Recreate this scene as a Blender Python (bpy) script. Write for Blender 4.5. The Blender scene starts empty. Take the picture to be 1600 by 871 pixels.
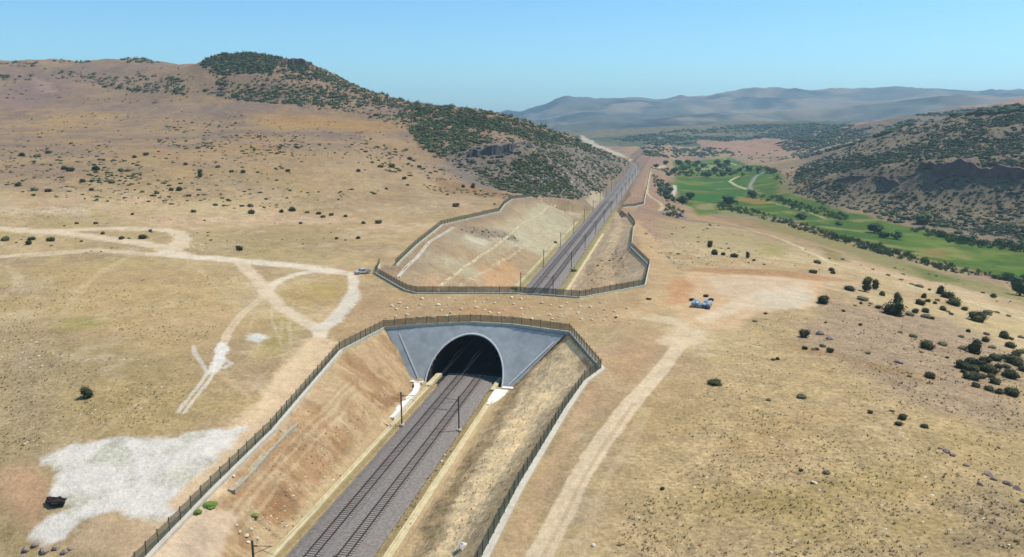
import bpy, bmesh, math, random
import numpy as np
from mathutils import Vector, Matrix

random.seed(7)
rng = np.random.default_rng(11)
sc = bpy.context.scene
col_ = sc.collection
PI = math.pi

# ------------------------------------------------------------------ camera
CAMZ = 63.0
F = 1232.0                              # focal length in pixels of the 1600 px wide photograph
TH = math.atan(255.5 / F)
cam_d = bpy.data.cameras.new("camera")
cam = bpy.data.objects.new("camera", cam_d)
col_.objects.link(cam)
cam.location = (0, 0, CAMZ)
cam.rotation_euler = (PI / 2 - TH, 0, 0)
cam_d.sensor_width = 36
cam_d.lens = 36 * F / 1600
cam_d.clip_start = 0.5
cam_d.clip_end = 40000
sc.camera = cam

# ------------------------------------------------------------------ light
SUN_EL, SUN_AZ = math.radians(60), math.atan2(0.95, 0.28)   # azimuth measured from +Y towards +X
sun_dir = Vector((math.cos(SUN_EL) * math.sin(SUN_AZ), math.cos(SUN_EL) * math.cos(SUN_AZ), math.sin(SUN_EL)))
w = bpy.data.worlds.new("World")
sc.world = w
w.use_nodes = True
nt = w.node_tree
bg = nt.nodes["Background"]
sky = nt.nodes.new("ShaderNodeTexSky")
sky.sky_type = 'NISHITA'
sky.sun_disc = False
sky.sun_elevation = SUN_EL
sky.sun_rotation = SUN_AZ
sky.altitude = 300
sky.air_density = 0.9
sky.dust_density = 1.0
sky.ozone_density = 6.0
tint = nt.nodes.new("ShaderNodeMix"); tint.data_type = 'RGBA'; tint.blend_type = 'MULTIPLY'; tint.inputs[0].default_value = 1
tint.inputs[7].default_value = (.79, 1.10, 1.12, 1)
nt.links.new(sky.outputs[0], tint.inputs[6]); nt.links.new(tint.outputs[2], bg.inputs[0])
bg.inputs[1].default_value = 0.15
sd = bpy.data.lights.new("sun", 'SUN')
sd.energy = 5.0
sd.angle = math.radians(0.53)
sd.color = (1.0, 0.945, 0.86)
sun = bpy.data.objects.new("sun", sd)
col_.objects.link(sun)
sun.rotation_euler = (-sun_dir).to_track_quat('-Z', 'Y').to_euler()
sun.location = (200, 0, 400)
sc.view_settings.view_transform = 'Standard'
sc.view_settings.look = 'None'
sc.view_settings.gamma = 1
sc.view_settings.exposure = 0.0
sc.cycles.use_denoising = True
sc.cycles.denoising_prefilter = 'ACCURATE'
sc.cycles.max_bounces = 5
sc.cycles.diffuse_bounces = 2
sc.cycles.volume_bounces = 1
sc.cycles.transparent_max_bounces = 8

# ------------------------------------------------------------------ projection helpers (photo pixel -> ray)
ct, st = math.cos(TH), math.sin(TH)

def ray(px, py):
    u = (np.asarray(px, float) - 800) / F
    v = (435.5 - np.asarray(py, float)) / F
    return u, ct + v * st, -st + v * ct

def PZ(px, py, z):                       # point seen at that pixel, at height z
    a, b, c = ray(px, py)
    k = (z - CAMZ) / c
    return np.array([a * k, b * k, z + 0 * k])

def PY(px, py, Y):                       # point seen at that pixel, Y metres ahead
    a, b, c = ray(px, py)
    k = Y / b
    return np.array([a * k, Y + 0 * k, CAMZ + c * k])

# track frame
_a, _b, _c = ray(1060, 180)
AZ = math.atan2(_a, _b)
U = np.array([math.sin(AZ), math.cos(AZ)])
N = np.array([math.cos(AZ), -math.sin(AZ)])
p0 = PZ(626, 724, 0)[:2]
pb = PZ(728, 602, 0)[:2]
O = p0 + U * np.dot(pb - p0, U)          # on the track axis at the portal base

def ST(x, y):
    return (x - O[0]) * U[0] + (y - O[1]) * U[1], (x - O[0]) * N[0] + (y - O[1]) * N[1]

def XY(s, t):
    return O[0] + U[0] * s + N[0] * t, O[1] + U[1] * s + N[1] * t

# ------------------------------------------------------------------ noise
def _h(ix, iy, seed):
    n = (ix.astype(np.int64) * 374761393 + iy.astype(np.int64) * 668265263 + seed * 2246822519) & 0xFFFFFFFF
    n = ((n ^ (n >> 13)) * 1274126177) & 0xFFFFFFFF
    n = (n ^ (n >> 16)) & 0xFFFFFF
    return n / float(0xFFFFFF)

def vnoise(x, y, seed=0):
    ix = np.floor(x); iy = np.floor(y)
    fx = x - ix; fy = y - iy
    fx = fx * fx * (3 - 2 * fx); fy = fy * fy * (3 - 2 * fy)
    a = _h(ix, iy, seed); b = _h(ix + 1, iy, seed); c = _h(ix, iy + 1, seed); d = _h(ix + 1, iy + 1, seed)
    return (a * (1 - fx) + b * fx) * (1 - fy) + (c * (1 - fx) + d * fx) * fy

def fbm(x, y, scale, octv=4, seed=0, gain=0.5):
    x = np.asarray(x, float) / scale; y = np.asarray(y, float) / scale
    s = 0; amp = 1; tot = 0
    for o in range(octv):
        ca, sa = math.cos(0.6 * o + 0.3), math.sin(0.6 * o + 0.3)
        s = s + amp * vnoise(x * ca - y * sa + 17.3 * o, x * sa + y * ca - 9.1 * o, seed + o * 31)
        tot += amp; amp *= gain; x = x * 2.03; y = y * 2.03
    return s / tot * 2 - 1

def sstep(a, b, x):
    t = np.clip((x - a) / (b - a), 0, 1)
    return t * t * (3 - 2 * t)

def seg_dist(x, y, pts, vals=None):
    """distance to a polyline, and the value interpolated along it"""
    best = np.full(x.shape, 1e9); bv = np.zeros(x.shape)
    for i in range(len(pts) - 1):
        ax, ay = pts[i]; bx, by = pts[i + 1]
        dx, dy = bx - ax, by - ay
        L = dx * dx + dy * dy + 1e-9
        t = np.clip(((x - ax) * dx + (y - ay) * dy) / L, 0, 1)
        d = np.hypot(x - ax - t * dx, y - ay - t * dy)
        m = d < best
        best = np.where(m, d, best)
        if vals is not None:
            bv = np.where(m, vals[i] * (1 - t) + vals[i + 1] * t, bv)
    return best, bv

def poly_sd(x, y, pts):
    """signed distance, positive inside"""
    d, _ = seg_dist(x, y, list(pts) + [pts[0]])
    ins = np.zeros(x.shape, bool)
    n = len(pts); j = n - 1
    for i in range(n):
        xi, yi = pts[i]; xj, yj = pts[j]
        c = ((yi > y) != (yj > y)) & (x < (xj - xi) * (y - yi) / (yj - yi + 1e-12) + xi)
        ins ^= c
        j = i
    return np.where(ins, d, -d)

# ------------------------------------------------------------------ natural terrain: control points
ctrl = []
def cz(*rows):
    for px, py, z in rows: ctrl.append(PZ(px, py, z))
def cy(*rows):
    for px, py, Y in rows: ctrl.append(PY(px, py, Y))
def cw(*rows):                            # px column, distance, height
    for px, Y, z in rows: ctrl.append(np.array([(px - 800) / F * Y * 1.02, Y, z]))
# left plain
cz((-200, 871, 2.5), (0, 871, 3), (120, 871, 3.5), (229, 871, 4.5), (90, 740, 7.6), (250, 760, 6.9), (0, 600, 12), (330, 766, 6.8), (424, 674, 9.0), (0, 740, 7.6), (480, 609, 10.6),
   (200, 620, 11.5), (350, 600, 11.3), (450, 560, 11.9), (195, 905, 3.8), (0, 960, 0.5), (400, 960, 1.5), (531, 549, 11), (510, 500, 11.6), (400, 500, 12.8), (200, 500, 14.3), (0, 480, 15.5),
   (300, 430, 15.5), (480, 440, 13), (565, 428, 12.5), (150, 410, 18), (0, 390, 20), (270, 375, 19), (0, 345, 24.5), (200, 335, 23), (400, 350, 18.5),
   (540, 370, 15.5), (600, 360, 15.5), (660, 345, 16), (0, 300, 30.5), (200, 290, 29), (400, 300, 25), (550, 310, 20.5), (680, 310, 18.5), (740, 298, 18.5),
   (0, 250, 38), (200, 250, 38), (400, 255, 36), (550, 260, 33), (640, 270, 29), (0, 225, 44), (200, 225, 43.5), (400, 225, 43.5), (550, 225, 44),
   (-200, 500, 15), (-200, 390, 21), (-200, 300, 31), (-200, 225, 45))
cy((0, 195, 750), (200, 195, 750), (400, 195, 730), (550, 200, 690), (640, 205, 660), (300, 172, 830), (100, 172, 850), (-200, 172, 850), (450, 172, 800), (560, 185, 770),
   (340, 150, 880), (200, 148, 960), (150, 130, 1040), (250, 122, 1060), (0, 150, 960), (50, 125, 1090), (130, 150, 930),
   (0, 97, 1250), (60, 99, 1290), (110, 95, 1300), (150, 99, 1290), (200, 90, 1250), (230, 93, 1220), (270, 101, 1200), (-150, 95, 1280), (300, 99, 1120),
   (340, 87, 1010), (370, 80, 1000), (400, 79, 1000), (430, 86, 980), (480, 99, 960), (500, 110, 950), (550, 137, 900), (600, 154, 870), (640, 162, 840), (680, 166, 800), (720, 168, 770), (745, 178, 740),
   (770, 188, 730), (800, 196, 740), (850, 204, 780), (880, 210, 820), (910, 217, 870), (945, 236, 980), (400, 120, 900), (450, 140, 870), (350, 115, 930), (500, 150, 850), (600, 175, 790), (680, 190, 720),
   (650, 215, 640), (700, 225, 625), (700, 255, 575), (750, 262, 566), (745, 232, 592), (830, 256, 580), (825, 226, 606), (760, 288, 530), (800, 290, 530), (840, 308, 480), (880, 290, 570), (900, 270, 660), (860, 240, 660), (930, 260, 820), (900, 235, 760))
cw((150, 1500, 120), (0, 1500, 125), (300, 1450, 110), (420, 1300, 100), (550, 1200, 60), (650, 1100, 45), (740, 1050, 25), (800, 1050, 20), (850, 1100, 15), (900, 1250, 10), (600, 1700, 20), (300, 1900, 60), (0, 1900, 70), (750, 1700, 0), (600, 2600, 0), (200, 2600, 20), (850, 2300, -10), (-200, 1700, 90), (-200, 2600, 30))
# overpass and right plateau
cz((600, 470, 12), (700, 480, 12.1), (800, 482, 12.1), (900, 485, 12), (890, 520, 11.5), (939, 578, 11.7), (600, 513, 10.6), (735, 504, 12.2), (650, 508.5, 11.5), (800, 508, 12), (634, 455, 12), (905, 466, 12), (1007, 447, 11.6), (1013, 415, 10.8), (986, 387, 10),
   (618, 415, 13), (690, 352, 15.5), (780, 330, 15.5), (832, 308, 15), (750, 400, 13), (870, 420, 12), (900, 380, 12),
   (1000, 500, 11.7), (960, 640, 11.8), (883, 640, 11.5), (810, 762, 10.2), (754, 871, 9), (900, 871, 9.5), (1100, 871, 10.5), (738, 905, 8.6), (1000, 960, 8.5), (1100, 700, 12), (1000, 560, 12),
   (1100, 472, 10.8), (1200, 460, 10.2), (1260, 445, 9.7), (1090, 430, 10.3), (1180, 520, 11), (1200, 600, 12.3), (1300, 560, 11.8), (1300, 700, 13), (1400, 620, 12.2), (1500, 700, 12.8), (1300, 871, 12), (1500, 871, 13), (1600, 871, 13.5), (1600, 760, 12.5), (1800, 871, 15), (1500, 640, 10.5), (1600, 690, 10), (1800, 760, 9),
   (1350, 460, 7), (1400, 520, 8.6), (1450, 570, 9.2), (1500, 560, 7), (1600, 600, 5.5), (1600, 540, 1), (1460, 470, 2.5), (1550, 500, 0), (1600, 500, -4), (1510, 470, -2), (1800, 560, -4), (1800, 500, -14),
   (1300, 415, 2.5), (1240, 395, 3), (1200, 408, 7), (1120, 405, 8.3), (1060, 400, 8.5), (1050, 370, 4), (1090, 372, 1), (1150, 372, -1.5), (1200, 368, -4), (1250, 385, -3), (1330, 420, 0), (1400, 432, -3.5), (1060, 345, -2), (1010, 345, 3.5),
   (1000, 360, 6), (1030, 335, -3), (1100, 345, -10), (1200, 350, -13), (1300, 380, -13), (1400, 408, -14), (1500, 440, -15), (1600, 460, -17), (1450, 432, -13), (1800, 470, -18),
   (1600, 420, -21), (1500, 400, -21), (1400, 372, -21), (1300, 345, -21), (1200, 318, -21.5), (1120, 310, -21.5), (1080, 290, -22), (1060, 320, -18), (1040, 295, -18), (1030, 270, -16), (1100, 270, -22), (1180, 275, -22), (1120, 255, -22), (1060, 250, -21), (1200, 258, -21), (1600, 392, -21), (1800, 420, -21), (1035, 262, -10),
   (1080, 246, -22), (1150, 244, -22))
# right hill and the hills behind
cy((1600, 380, 545), (1530, 362, 580), (1450, 348, 615), (1370, 335, 660), (1300, 318, 735), (1250, 303, 810), (1232, 290, 880), (1240, 272, 960), (1260, 258, 1050), (1240, 250, 1250),
   (1600, 318, 625), (1500, 315, 655), (1450, 310, 675), (1380, 305, 715), (1320, 296, 775), (1600, 270, 645), (1500, 262, 680), (1450, 262, 695), (1380, 262, 745), (1330, 268, 790),
   (1600, 230, 710), (1500, 232, 780), (1400, 232, 880), (1330, 240, 960), (1600, 195, 790), (1600, 168, 870), (1560, 172, 900), (1500, 183, 950), (1430, 196, 1010), (1380, 208, 1060), (1330, 224, 1120), (1290, 240, 1180),
   (1200, 240, 1700), (1250, 232, 1750), (1300, 215, 1750), (1250, 222, 2000), (1150, 232, 2000), (1200, 224, 2150), (1350, 195, 1750), (1390, 187, 1800), (1440, 182, 1800), (1500, 170, 1900), (1600, 158, 2000), (1320, 200, 2000),
   (960, 228, 2100), (1000, 225, 2200), (1040, 225, 2200), (1100, 222, 2200), (1000, 208, 2500), (1050, 202, 2700), (1100, 197, 2850), (1150, 193, 2950), (1200, 190, 2950), (1250, 190, 2900), (1300, 192, 2900), (1130, 212, 2500), (1220, 205, 2500), (960, 214, 2500), (910, 206, 2900))
cw((1600, 1200, 52), (1800, 800, 70), (1800, 640, 20), (1800, 560, -12), (1800, 1000, 80), (1500, 1300, 40), (1400, 1400, 25), (1300, 1450, -5), (1800, 1300, 60), (1800, 2000, 90), (1000, 1600, -20), (1000, 1900, -18), (1100, 1700, -22),
   (1100, 3400, 0), (1300, 3400, 0), (900, 3400, -5), (1600, 3300, 40), (1600, 2600, 40), (700, 3400, 0), (1800, 3300, 40), (400, 3400, 0), (0, 3400, 0), (-200, 3400, 0), (500, 2200, 10), (1000, 1250, -12))
ctrl = np.array(ctrl)
SC = 100.0
def _phi(d): return d
_cx = ctrl[:, 0] / SC; _cyv = ctrl[:, 1] / SC
_K = _phi(np.hypot(_cx[:, None] - _cx[None], _cyv[:, None] - _cyv[None]))
_n = len(ctrl)
_A = np.zeros((_n + 3, _n + 3)); _A[:_n, :_n] = _K - 0.02 * np.eye(_n)
_A[:_n, _n] = 1; _A[:_n, _n + 1] = _cx; _A[:_n, _n + 2] = _cyv
_A[_n:, :_n] = _A[:_n, _n:].T
_w = np.linalg.solve(_A, np.concatenate([ctrl[:, 2], [0, 0, 0]]))

def natural(x, y):
    sh = x.shape; x = x.ravel() / SC; y = y.ravel() / SC
    out = np.zeros(x.size)
    for i in range(0, x.size, 100000):
        xs = x[i:i + 100000]; ys = y[i:i + 100000]
        o = _w[_n] + _w[_n + 1] * xs + _w[_n + 2] * ys
        for k in range(_n):
            o += _w[k] * np.sqrt((xs - _cx[k]) ** 2 + (ys - _cyv[k]) ** 2)
        out[i:i + 100000] = o
    return out.reshape(sh)

# fence lines (photo pixel, height) -> world
def PL(*rows): return [tuple(PZ(*r)) for r in rows]
FL = PL((195, 905, 3.8), (229, 871, 4.5), (330, 766, 6.8), (424, 674, 9.0), (531, 549, 11), (600, 513, 10.6))
FC = PL((600, 513, 10.6), (650, 508.5, 11.5), (735, 504.5, 12.2), (800, 508, 12.0), (890, 520, 11.5))
FR = PL((890, 520, 11.5), (939, 578, 11.7), (913, 597, 11.7), (883, 640, 11.5), (810, 762, 10.2), (754, 871, 9), (738, 905, 8.6))
RB = PL((634, 455, 12), (650, 459, 12), (820, 459.5, 12), (905, 466, 12), (1007, 447, 11.6), (1014, 415, 10.8), (986, 387, 10))
RBL = PL((593, 415, 12.6), (587, 428, 12.4), (634, 455, 12))
RL = PL((618, 415, 13), (650, 384, 14.4), (690, 352, 15.5), (780, 331, 15.5), (788, 320, 15.6), (800, 312, 15.5), (832, 308, 15))
RR = PL((986, 387, 10), (989, 356, 6), (992, 352, 5.5), (981, 338, 4))
FAR = PL((972, 327, 1.0), (1006, 325, -4), (1009, 300, -4), (1014, 275, -4), (1017, 264, -4), (1043, 261, -6))
xy = lambda L: [(p[0], p[1]) for p in L]
front_poly = xy(FL) + xy(FC)[1:] + xy(FR)[1:]
front_open = [xy(FL), xy(FR)]
rear_poly = xy(RB)[::-1] + xy(RBL)[::-1][1:] + xy(RL) + [tuple(PZ(915, 316, 6)[:2]), tuple(PZ(940, 318, 0)[:2]), tuple(PZ(958, 322, 0)[:2])] + xy(RR)[::-1][:-1]
rear_open = [[xy(RB)[1]] + xy(RBL)[::-1] + xy(RL), xy(RB)[3:] + xy(RR)[1:]]
RS = [ST(p[0], p[1]) for p in RB]
S_REAR_TOP = RS[2][0]
_cst = np.array([list(ST(p[0], p[1])) + [p[2]] for p in FC])
def CREST(t):                              # station and height of the portal's top edge at offset t
    return np.interp(t, _cst[:, 1], _cst[:, 0]), np.interp(t, _cst[:, 1], _cst[:, 2])
S_FRONT_TOP = 12.2
S_REAR = S_REAR_TOP + 12.0               # base of the far portal

RA, ZC = 9.25, 0.45                       # vault radius and springing height
BALL_L, BALL_R = -5.6, 6.3

# ------------------------------------------------------------------ terrain grid (polar rows about the drone's foot, finer near)
rs = list(np.arange(22.0, 64.1, 1.0))
while rs[-1] < 3400:
    r = rs[-1]
    rs.append(r + max(0.36, min(r * r / 41000.0, 4.6 if r < 1350 else 4.6 + (r - 1350) * 0.012)))
rs = np.array(rs)
AMAX = math.radians(40)
NC = 940
_d = math.radians
az = np.concatenate([np.linspace(_d(-72), _d(-36.2), 64, endpoint=False), np.linspace(_d(-36.2), _d(36.2), 850), np.linspace(_d(72), _d(36.2), 64, endpoint=False)[::-1]])
NC = len(az)
R_, A_ = np.meshgrid(rs, az, indexing='ij')
X = R_ * np.sin(A_); Y = R_ * np.cos(A_)
Zn = np.clip(natural(X, Y), -40, 190)
valley = sstep(-8, -16, Zn) * (Y < 1900)
amp = np.interp(R_, [60, 250, 500, 900, 1500, 3400], [0.22, 0.5, 1.4, 2.6, 4.5, 9]) * (1 - 0.85 * valley)
relief = fbm(X, Y, 38, 4, 3) * amp
gul = 1 - np.abs(fbm(X, Y, 120, 4, 51)) * 2
relief += (gul - 0.5) * amp * 0.8 * sstep(350, 800, R_)
relief += fbm(X, Y, 6, 3, 9) * 0.10 * (R_ < 400)
S_, T_ = ST(X, Y)
near_tr = sstep(60, 15, np.abs(T_)) * (S_ < 300)
Z = Zn + relief * (1 - 0.75 * near_tr)

# rocky ledge on the right crest
led, _ = seg_dist(X, Y, [tuple(PZ(1190, 660, 12.5)[:2]), tuple(PZ(1430, 690, 12.5)[:2]), tuple(PZ(1600, 760, 12.5)[:2])])
Z += 0.35 * sstep(6, 1, led) * fbm(X, Y, 3, 3, 77)

for L3_ in (FL, FC, FR, RB, RBL, RL):
    m_ = (X > min(p[0] for p in L3_) - 12) & (X < max(p[0] for p in L3_) + 12) & (Y > min(p[1] for p in L3_) - 12) & (Y < max(p[1] for p in L3_) + 12)
    d_, v_ = seg_dist(X[m_], Y[m_], [(p[0], p[1]) for p in L3_], [p[2] for p in L3_])
    k_ = sstep(11, 2.5, d_) * .95
    Z[m_] = Z[m_] * (1 - k_) + v_ * k_
def corridor(Zin, poly, opens, front):
    sd_ = poly_sd(X, Y, poly)
    d = np.full(X.shape, 1e9)
    for L in opens:
        d = np.minimum(d, seg_dist(X, Y, L)[0])
    q = np.where(T_ > 0, T_ - 10.0, -T_ - 8.2)
    qq = np.clip(q, 0, None)
    rr = qq / (qq + d + 1e-6)
    left = np.interp(rr, [0, .20, .42, .62, .82, .92, 1], [0.0, .28, .52, .70, .88, .95, 1])
    right = np.interp(rr, [0, .10, .30, .40, .62, .70, .97, 1], [0.0, .05, .26, .34, .46, .56, .97, 1])
    p = np.where(T_ < 0, left, right)
    if front:
        q2 = np.clip(np.where(T_ > 0, T_ - 11.8, -T_ - 12.8), 0, None)
        pp = np.clip(q2 / (q2 + d * .92 + 1e-6), 0, 1)
        wp = sstep(-30, -4, S_)
        p = p * (1 - wp) + pp * wp
    er = fbm(X, Y, 4.5, 4, 21) * 0.9 * sstep(0, .15, rr) * sstep(1, .7, rr)
    er += np.where(T_ < 0, 1, .5) * (np.abs(fbm(S_, T_ * 0.22, 3.2, 4, 23)) - .3) * 2.2 * sstep(0.02, .15, rr) * sstep(.55, .3, rr)
    zz = np.where(q <= 0, np.where(np.abs(T_ - 0.3) < 6.4, -0.75, np.clip((np.abs(T_) - 6.2) * 0.15, 0, .25) - .18), Zin * p + er)
    return sd_, np.where(sd_ > 0, zz, Zin)

sdF, Z1 = corridor(Z, front_poly, front_open, True)
_cs, _cz = CREST(T_)
plane = np.clip((S_ - 0.35) * _cz / _cs, -1, None)
inface = (sdF > 0) & (S_ > -1)
ztop_line = 12.0
Z1 = np.where(inface, np.maximum(Z1, np.minimum(plane - 0.25, Z)), Z1)
sdR, Z2 = corridor(Z1, rear_poly, rear_open, False)
rplane = np.clip(S_REAR - S_, -1, None)
Z2 = np.where((sdR > 0) & (S_ < S_REAR + 1), np.maximum(Z2, np.minimum(rplane, Z1)), Z2)
Z = Z2
# cut and fill along the line beyond the second cutting
far = (S_ > S_REAR + 5) & (sdR <= 0) & (S_ < 2200)
aT = np.abs(T_ - 0.3)
hi = np.where(T_ < 0, (aT - 9.5) * 0.75, (aT - 9.5) * 0.6) + fbm(X, Y, 9, 3, 5) * 0.5
lo = -(aT - 8.0) * 0.5 + fbm(X, Y, 12, 3, 6) * 0.3
SF = sstep(950, 1500, S_) * 0
zf = np.minimum(np.maximum(Z, lo), np.maximum(hi, -0.25))
zf = np.where(aT < 6.6, -0.75, zf)
Z = np.where(far & (aT < 70), zf, Z)
Zg = Z

SL = (Zg - CAMZ) / R_
CM = np.maximum.accumulate(SL, axis=0)

def HZ(x, y):
    x = np.asarray(x, float); y = np.asarray(y, float)
    a = np.arctan2(x, y); r = np.hypot(x, y)
    c = np.clip(np.interp(a, az, np.arange(NC)), 0, NC - 1.001)
    k = np.clip(np.interp(r, rs, np.arange(len(rs))), 0, len(rs) - 1.001)
    c0 = c.astype(int); k0 = k.astype(int); fc = c - c0; fk = k - k0
    return (Zg[k0, c0] * (1 - fc) + Zg[k0, c0 + 1] * fc) * (1 - fk) + (Zg[k0 + 1, c0] * (1 - fc) + Zg[k0 + 1, c0 + 1] * fc) * fk

def hit(px, py):
    """where the sight line of a photo pixel meets the ground"""
    px = np.atleast_1d(np.asarray(px, float)); py = np.atleast_1d(np.asarray(py, float))
    a, b, c = ray(px, py)
    an = np.arctan2(a, b); sl = c / np.hypot(a, b)
    ci = np.clip(np.round(np.interp(an, az, np.arange(NC))).astype(int), 0, NC - 1)
    out = np.zeros((px.size, 3))
    for i in range(px.size):
        k = np.searchsorted(CM[:, ci[i]], sl[i])
        k = min(max(k, 1), len(rs) - 1)
        s0, s1 = SL[k - 1, ci[i]], SL[k, ci[i]]
        t = 0.5 if s1 <= s0 else min(max((sl[i] - s0) / (s1 - s0), 0), 1)
        r = rs[k - 1] * (1 - t) + rs[k] * t
        out[i, 0] = r * math.sin(an[i]); out[i, 1] = r * math.cos(an[i])
    out[:, 2] = HZ(out[:, 0], out[:, 1])
    return out

def W(*pix):                              # pixel list -> world xy list
    h = hit([p[0] for p in pix], [p[1] for p in pix])
    return [(q[0], q[1]) for q in h]

# ------------------------------------------------------------------ ground colours
KALB = 0.715
def lin(c):
    c = np.array(c, float) / 255
    return np.where(c <= 0.04045, c / 12.92, ((c + 0.055) / 1.055) ** 2.4)
def C(r, g, b, k=1.0): return lin((r, g, b)) * KALB * k

COL = np.zeros(X.shape + (3,))
n1 = fbm(X, Y, 45, 4, 101); n2 = fbm(X, Y, 14, 4, 102); n3 = fbm(X, Y, 160, 3, 103); n4 = fbm(X, Y, 5, 3, 104); n5 = fbm(X, Y, 2.0, 2, 105)
def mix(mask, c, tgt=None):
    m = np.clip(mask, 0, 1)[..., None]
    global COL
    COL = COL * (1 - m) + np.asarray(c) * m
COL[:] = C(192, 165, 120)
mix(sstep(-.15, .5, n1) * .7, C(182, 153, 106))
mix(sstep(0.1, .6, n2) * .6, C(197, 166, 128))
mix(sstep(.15, .6, -n3 + n2 * .4) * .7, C(168, 142, 112))
mix(sstep(.2, .7, n3 + n4 * .3) * .45, C(170, 152, 88))
m1 = fbm(X, Y, 26, 5, 121, .6); m2 = fbm(X, Y, 60, 5, 122, .6); m3 = fbm(X, Y, 9, 4, 123, .6)
mix(sstep(.06, .3, m1) * .6, C(206, 172, 138))
mix(sstep(.08, .32, -m1 + .3 * m3) * .6, C(168, 142, 108))
mix(sstep(.1, .3, m2 + .25 * m3) * .55, C(204, 180, 132))
mix(sstep(.12, .32, -m2) * .5, C(164, 146, 98))
mix(sstep(.18, .4, m3) * .3, C(214, 192, 158))
# distant slopes: rosier, darker
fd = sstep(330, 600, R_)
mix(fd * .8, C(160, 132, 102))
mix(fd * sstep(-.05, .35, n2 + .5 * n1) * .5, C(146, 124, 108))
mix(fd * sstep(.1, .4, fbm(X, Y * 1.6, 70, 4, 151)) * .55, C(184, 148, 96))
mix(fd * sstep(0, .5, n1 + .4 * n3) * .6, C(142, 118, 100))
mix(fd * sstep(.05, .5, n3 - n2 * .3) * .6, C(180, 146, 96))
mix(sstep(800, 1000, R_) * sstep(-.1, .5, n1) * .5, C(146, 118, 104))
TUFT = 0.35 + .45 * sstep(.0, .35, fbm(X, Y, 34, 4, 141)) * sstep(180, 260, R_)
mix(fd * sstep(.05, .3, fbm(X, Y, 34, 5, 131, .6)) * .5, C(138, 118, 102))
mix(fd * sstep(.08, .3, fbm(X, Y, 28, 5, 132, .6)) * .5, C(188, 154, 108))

def near_box(pts, pad):
    xs = [p[0] for p in pts]; ys = [p[1] for p in pts]
    return (X > min(xs) - pad) & (X < max(xs) + pad) & (Y > min(ys) - pad) & (Y < max(ys) + pad)

CLS = np.zeros(X.shape, np.int8)          # 0 ground 1 hill 2 meadow 3 dirt road 4 cutting 5 pale bare ground
def area(pts, c, soft=3.0, rag=2.0, rs_=8, k=1.0, tuft=None, cls=None, seed=7):
    m_ = near_box(pts, soft + rag + 5)
    x, y = X[m_], Y[m_]
    d = poly_sd(x, y, pts) + fbm(x, y, rs_, 3, seed) * rag
    m = sstep(-soft, soft, d) * k
    COL[m_] = COL[m_] * (1 - m[:, None]) + np.asarray(c) * m[:, None]
    if tuft is not None: TUFT[m_] = TUFT[m_] * (1 - m) + tuft * m
    if cls is not None:
        cc = CLS[m_]; cc[d > 0] = cls; CLS[m_] = cc
def stroke(pts, wid, c, k=1.0, cls=None, rag=.3, soft=.35, tuft=0.05, rut=False):
    if np.isscalar(wid): wid = [wid] * len(pts)
    m_ = near_box(pts, max(wid) * 2)
    x, y = X[m_], Y[m_]
    d, wv = seg_dist(x, y, pts, wid)
    hw = wv / 2 + 1e-6
    e = d / hw + fbm(x, y, 1.7, 3, 17) * rag * .8 + fbm(x, y, 9, 2, 18) * rag * .7
    m = sstep(1 + soft, 1 - soft, e) * k
    if rut: m = m * (0.58 + 0.42 * sstep(.12, .38, e) * (1 - .35 * sstep(.62, .8, e)))
    COL[m_] = COL[m_] * (1 - m[:, None]) + np.asarray(c) * m[:, None]
    TUFT[m_] = TUFT[m_] * (1 - m) + tuft * m
    if cls is not None:
        cc = CLS[m_]; cc[e < 1] = cls; CLS[m_] = cc

def stl_(*st_): return [XY(a, b) for a, b in st_]
# left hill, right hill as classes
area(W((-100, 180), (0, 172), (300, 160), (450, 180), (560, 200), (640, 215), (690, 262), (740, 292), (850, 312), (925, 318), (985, 258), (985, 250)) + [tuple(PY(985, 250, 1300)[:2]), tuple(PY(-150, 250, 1900)[:2])], C(150, 125, 104), 25, 30, 60, .55, None, 1)
area(W((1235, 300), (1300, 322), (1450, 352), (1600, 392), (1640, 400)) + [tuple(PY(1900, 350, 700)[:2]), tuple(PY(1900, 200, 1500)[:2]), tuple(PY(1280, 200, 1400)[:2])], C(136, 122, 98), 14, 14, 40, .9, None, 1)
CLS[(Y > 1650) & (CLS == 0)] = 1
# dark gravelly spur slope
area(W((690, 262), (735, 290), (860, 312), (925, 316), (985, 256), (950, 238), (900, 222), (850, 215), (790, 225), (700, 230)), C(128, 118, 106), 10, 12, 25, .85)
area(W((680, 275), (760, 296), (830, 308), (760, 310), (690, 300)), C(150, 116, 80), 8, 8, 25, .7)
# mauve slopes upper left
area(W((0, 130), (90, 120), (110, 140), (60, 170), (0, 178)), C(150, 122, 110), 20, 15, 40, .8)
area(W((52, 122), (72, 128), (90, 145), (70, 146)), C(188, 156, 132), 8, 6, 20, .7)
area(W((110, 168), (300, 162), (420, 172), (330, 178), (120, 176)), C(150, 128, 112), 15, 15, 40, .6)
area(W((400, 178), (560, 185), (640, 200), (560, 205), (400, 196)), C(190, 148, 88), 15, 12, 40, .6)
# mid hills
far_g = (Y > 2050)
mix(far_g * .85, C(112, 106, 80))
mix(far_g * sstep(-.1, .35, fbm(X, Y, 260, 4, 61)) * .9, C(74, 92, 54))
mix((Y > 1650) * (Y < 2250) * sstep(1.0, 1.0001, X / 500.0) * .9, C(178, 136, 108))
mix((Y > 1250) * (Y < 1900) * (Zn > -12) * (X > 700) * .8, C(112, 104, 84))
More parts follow.
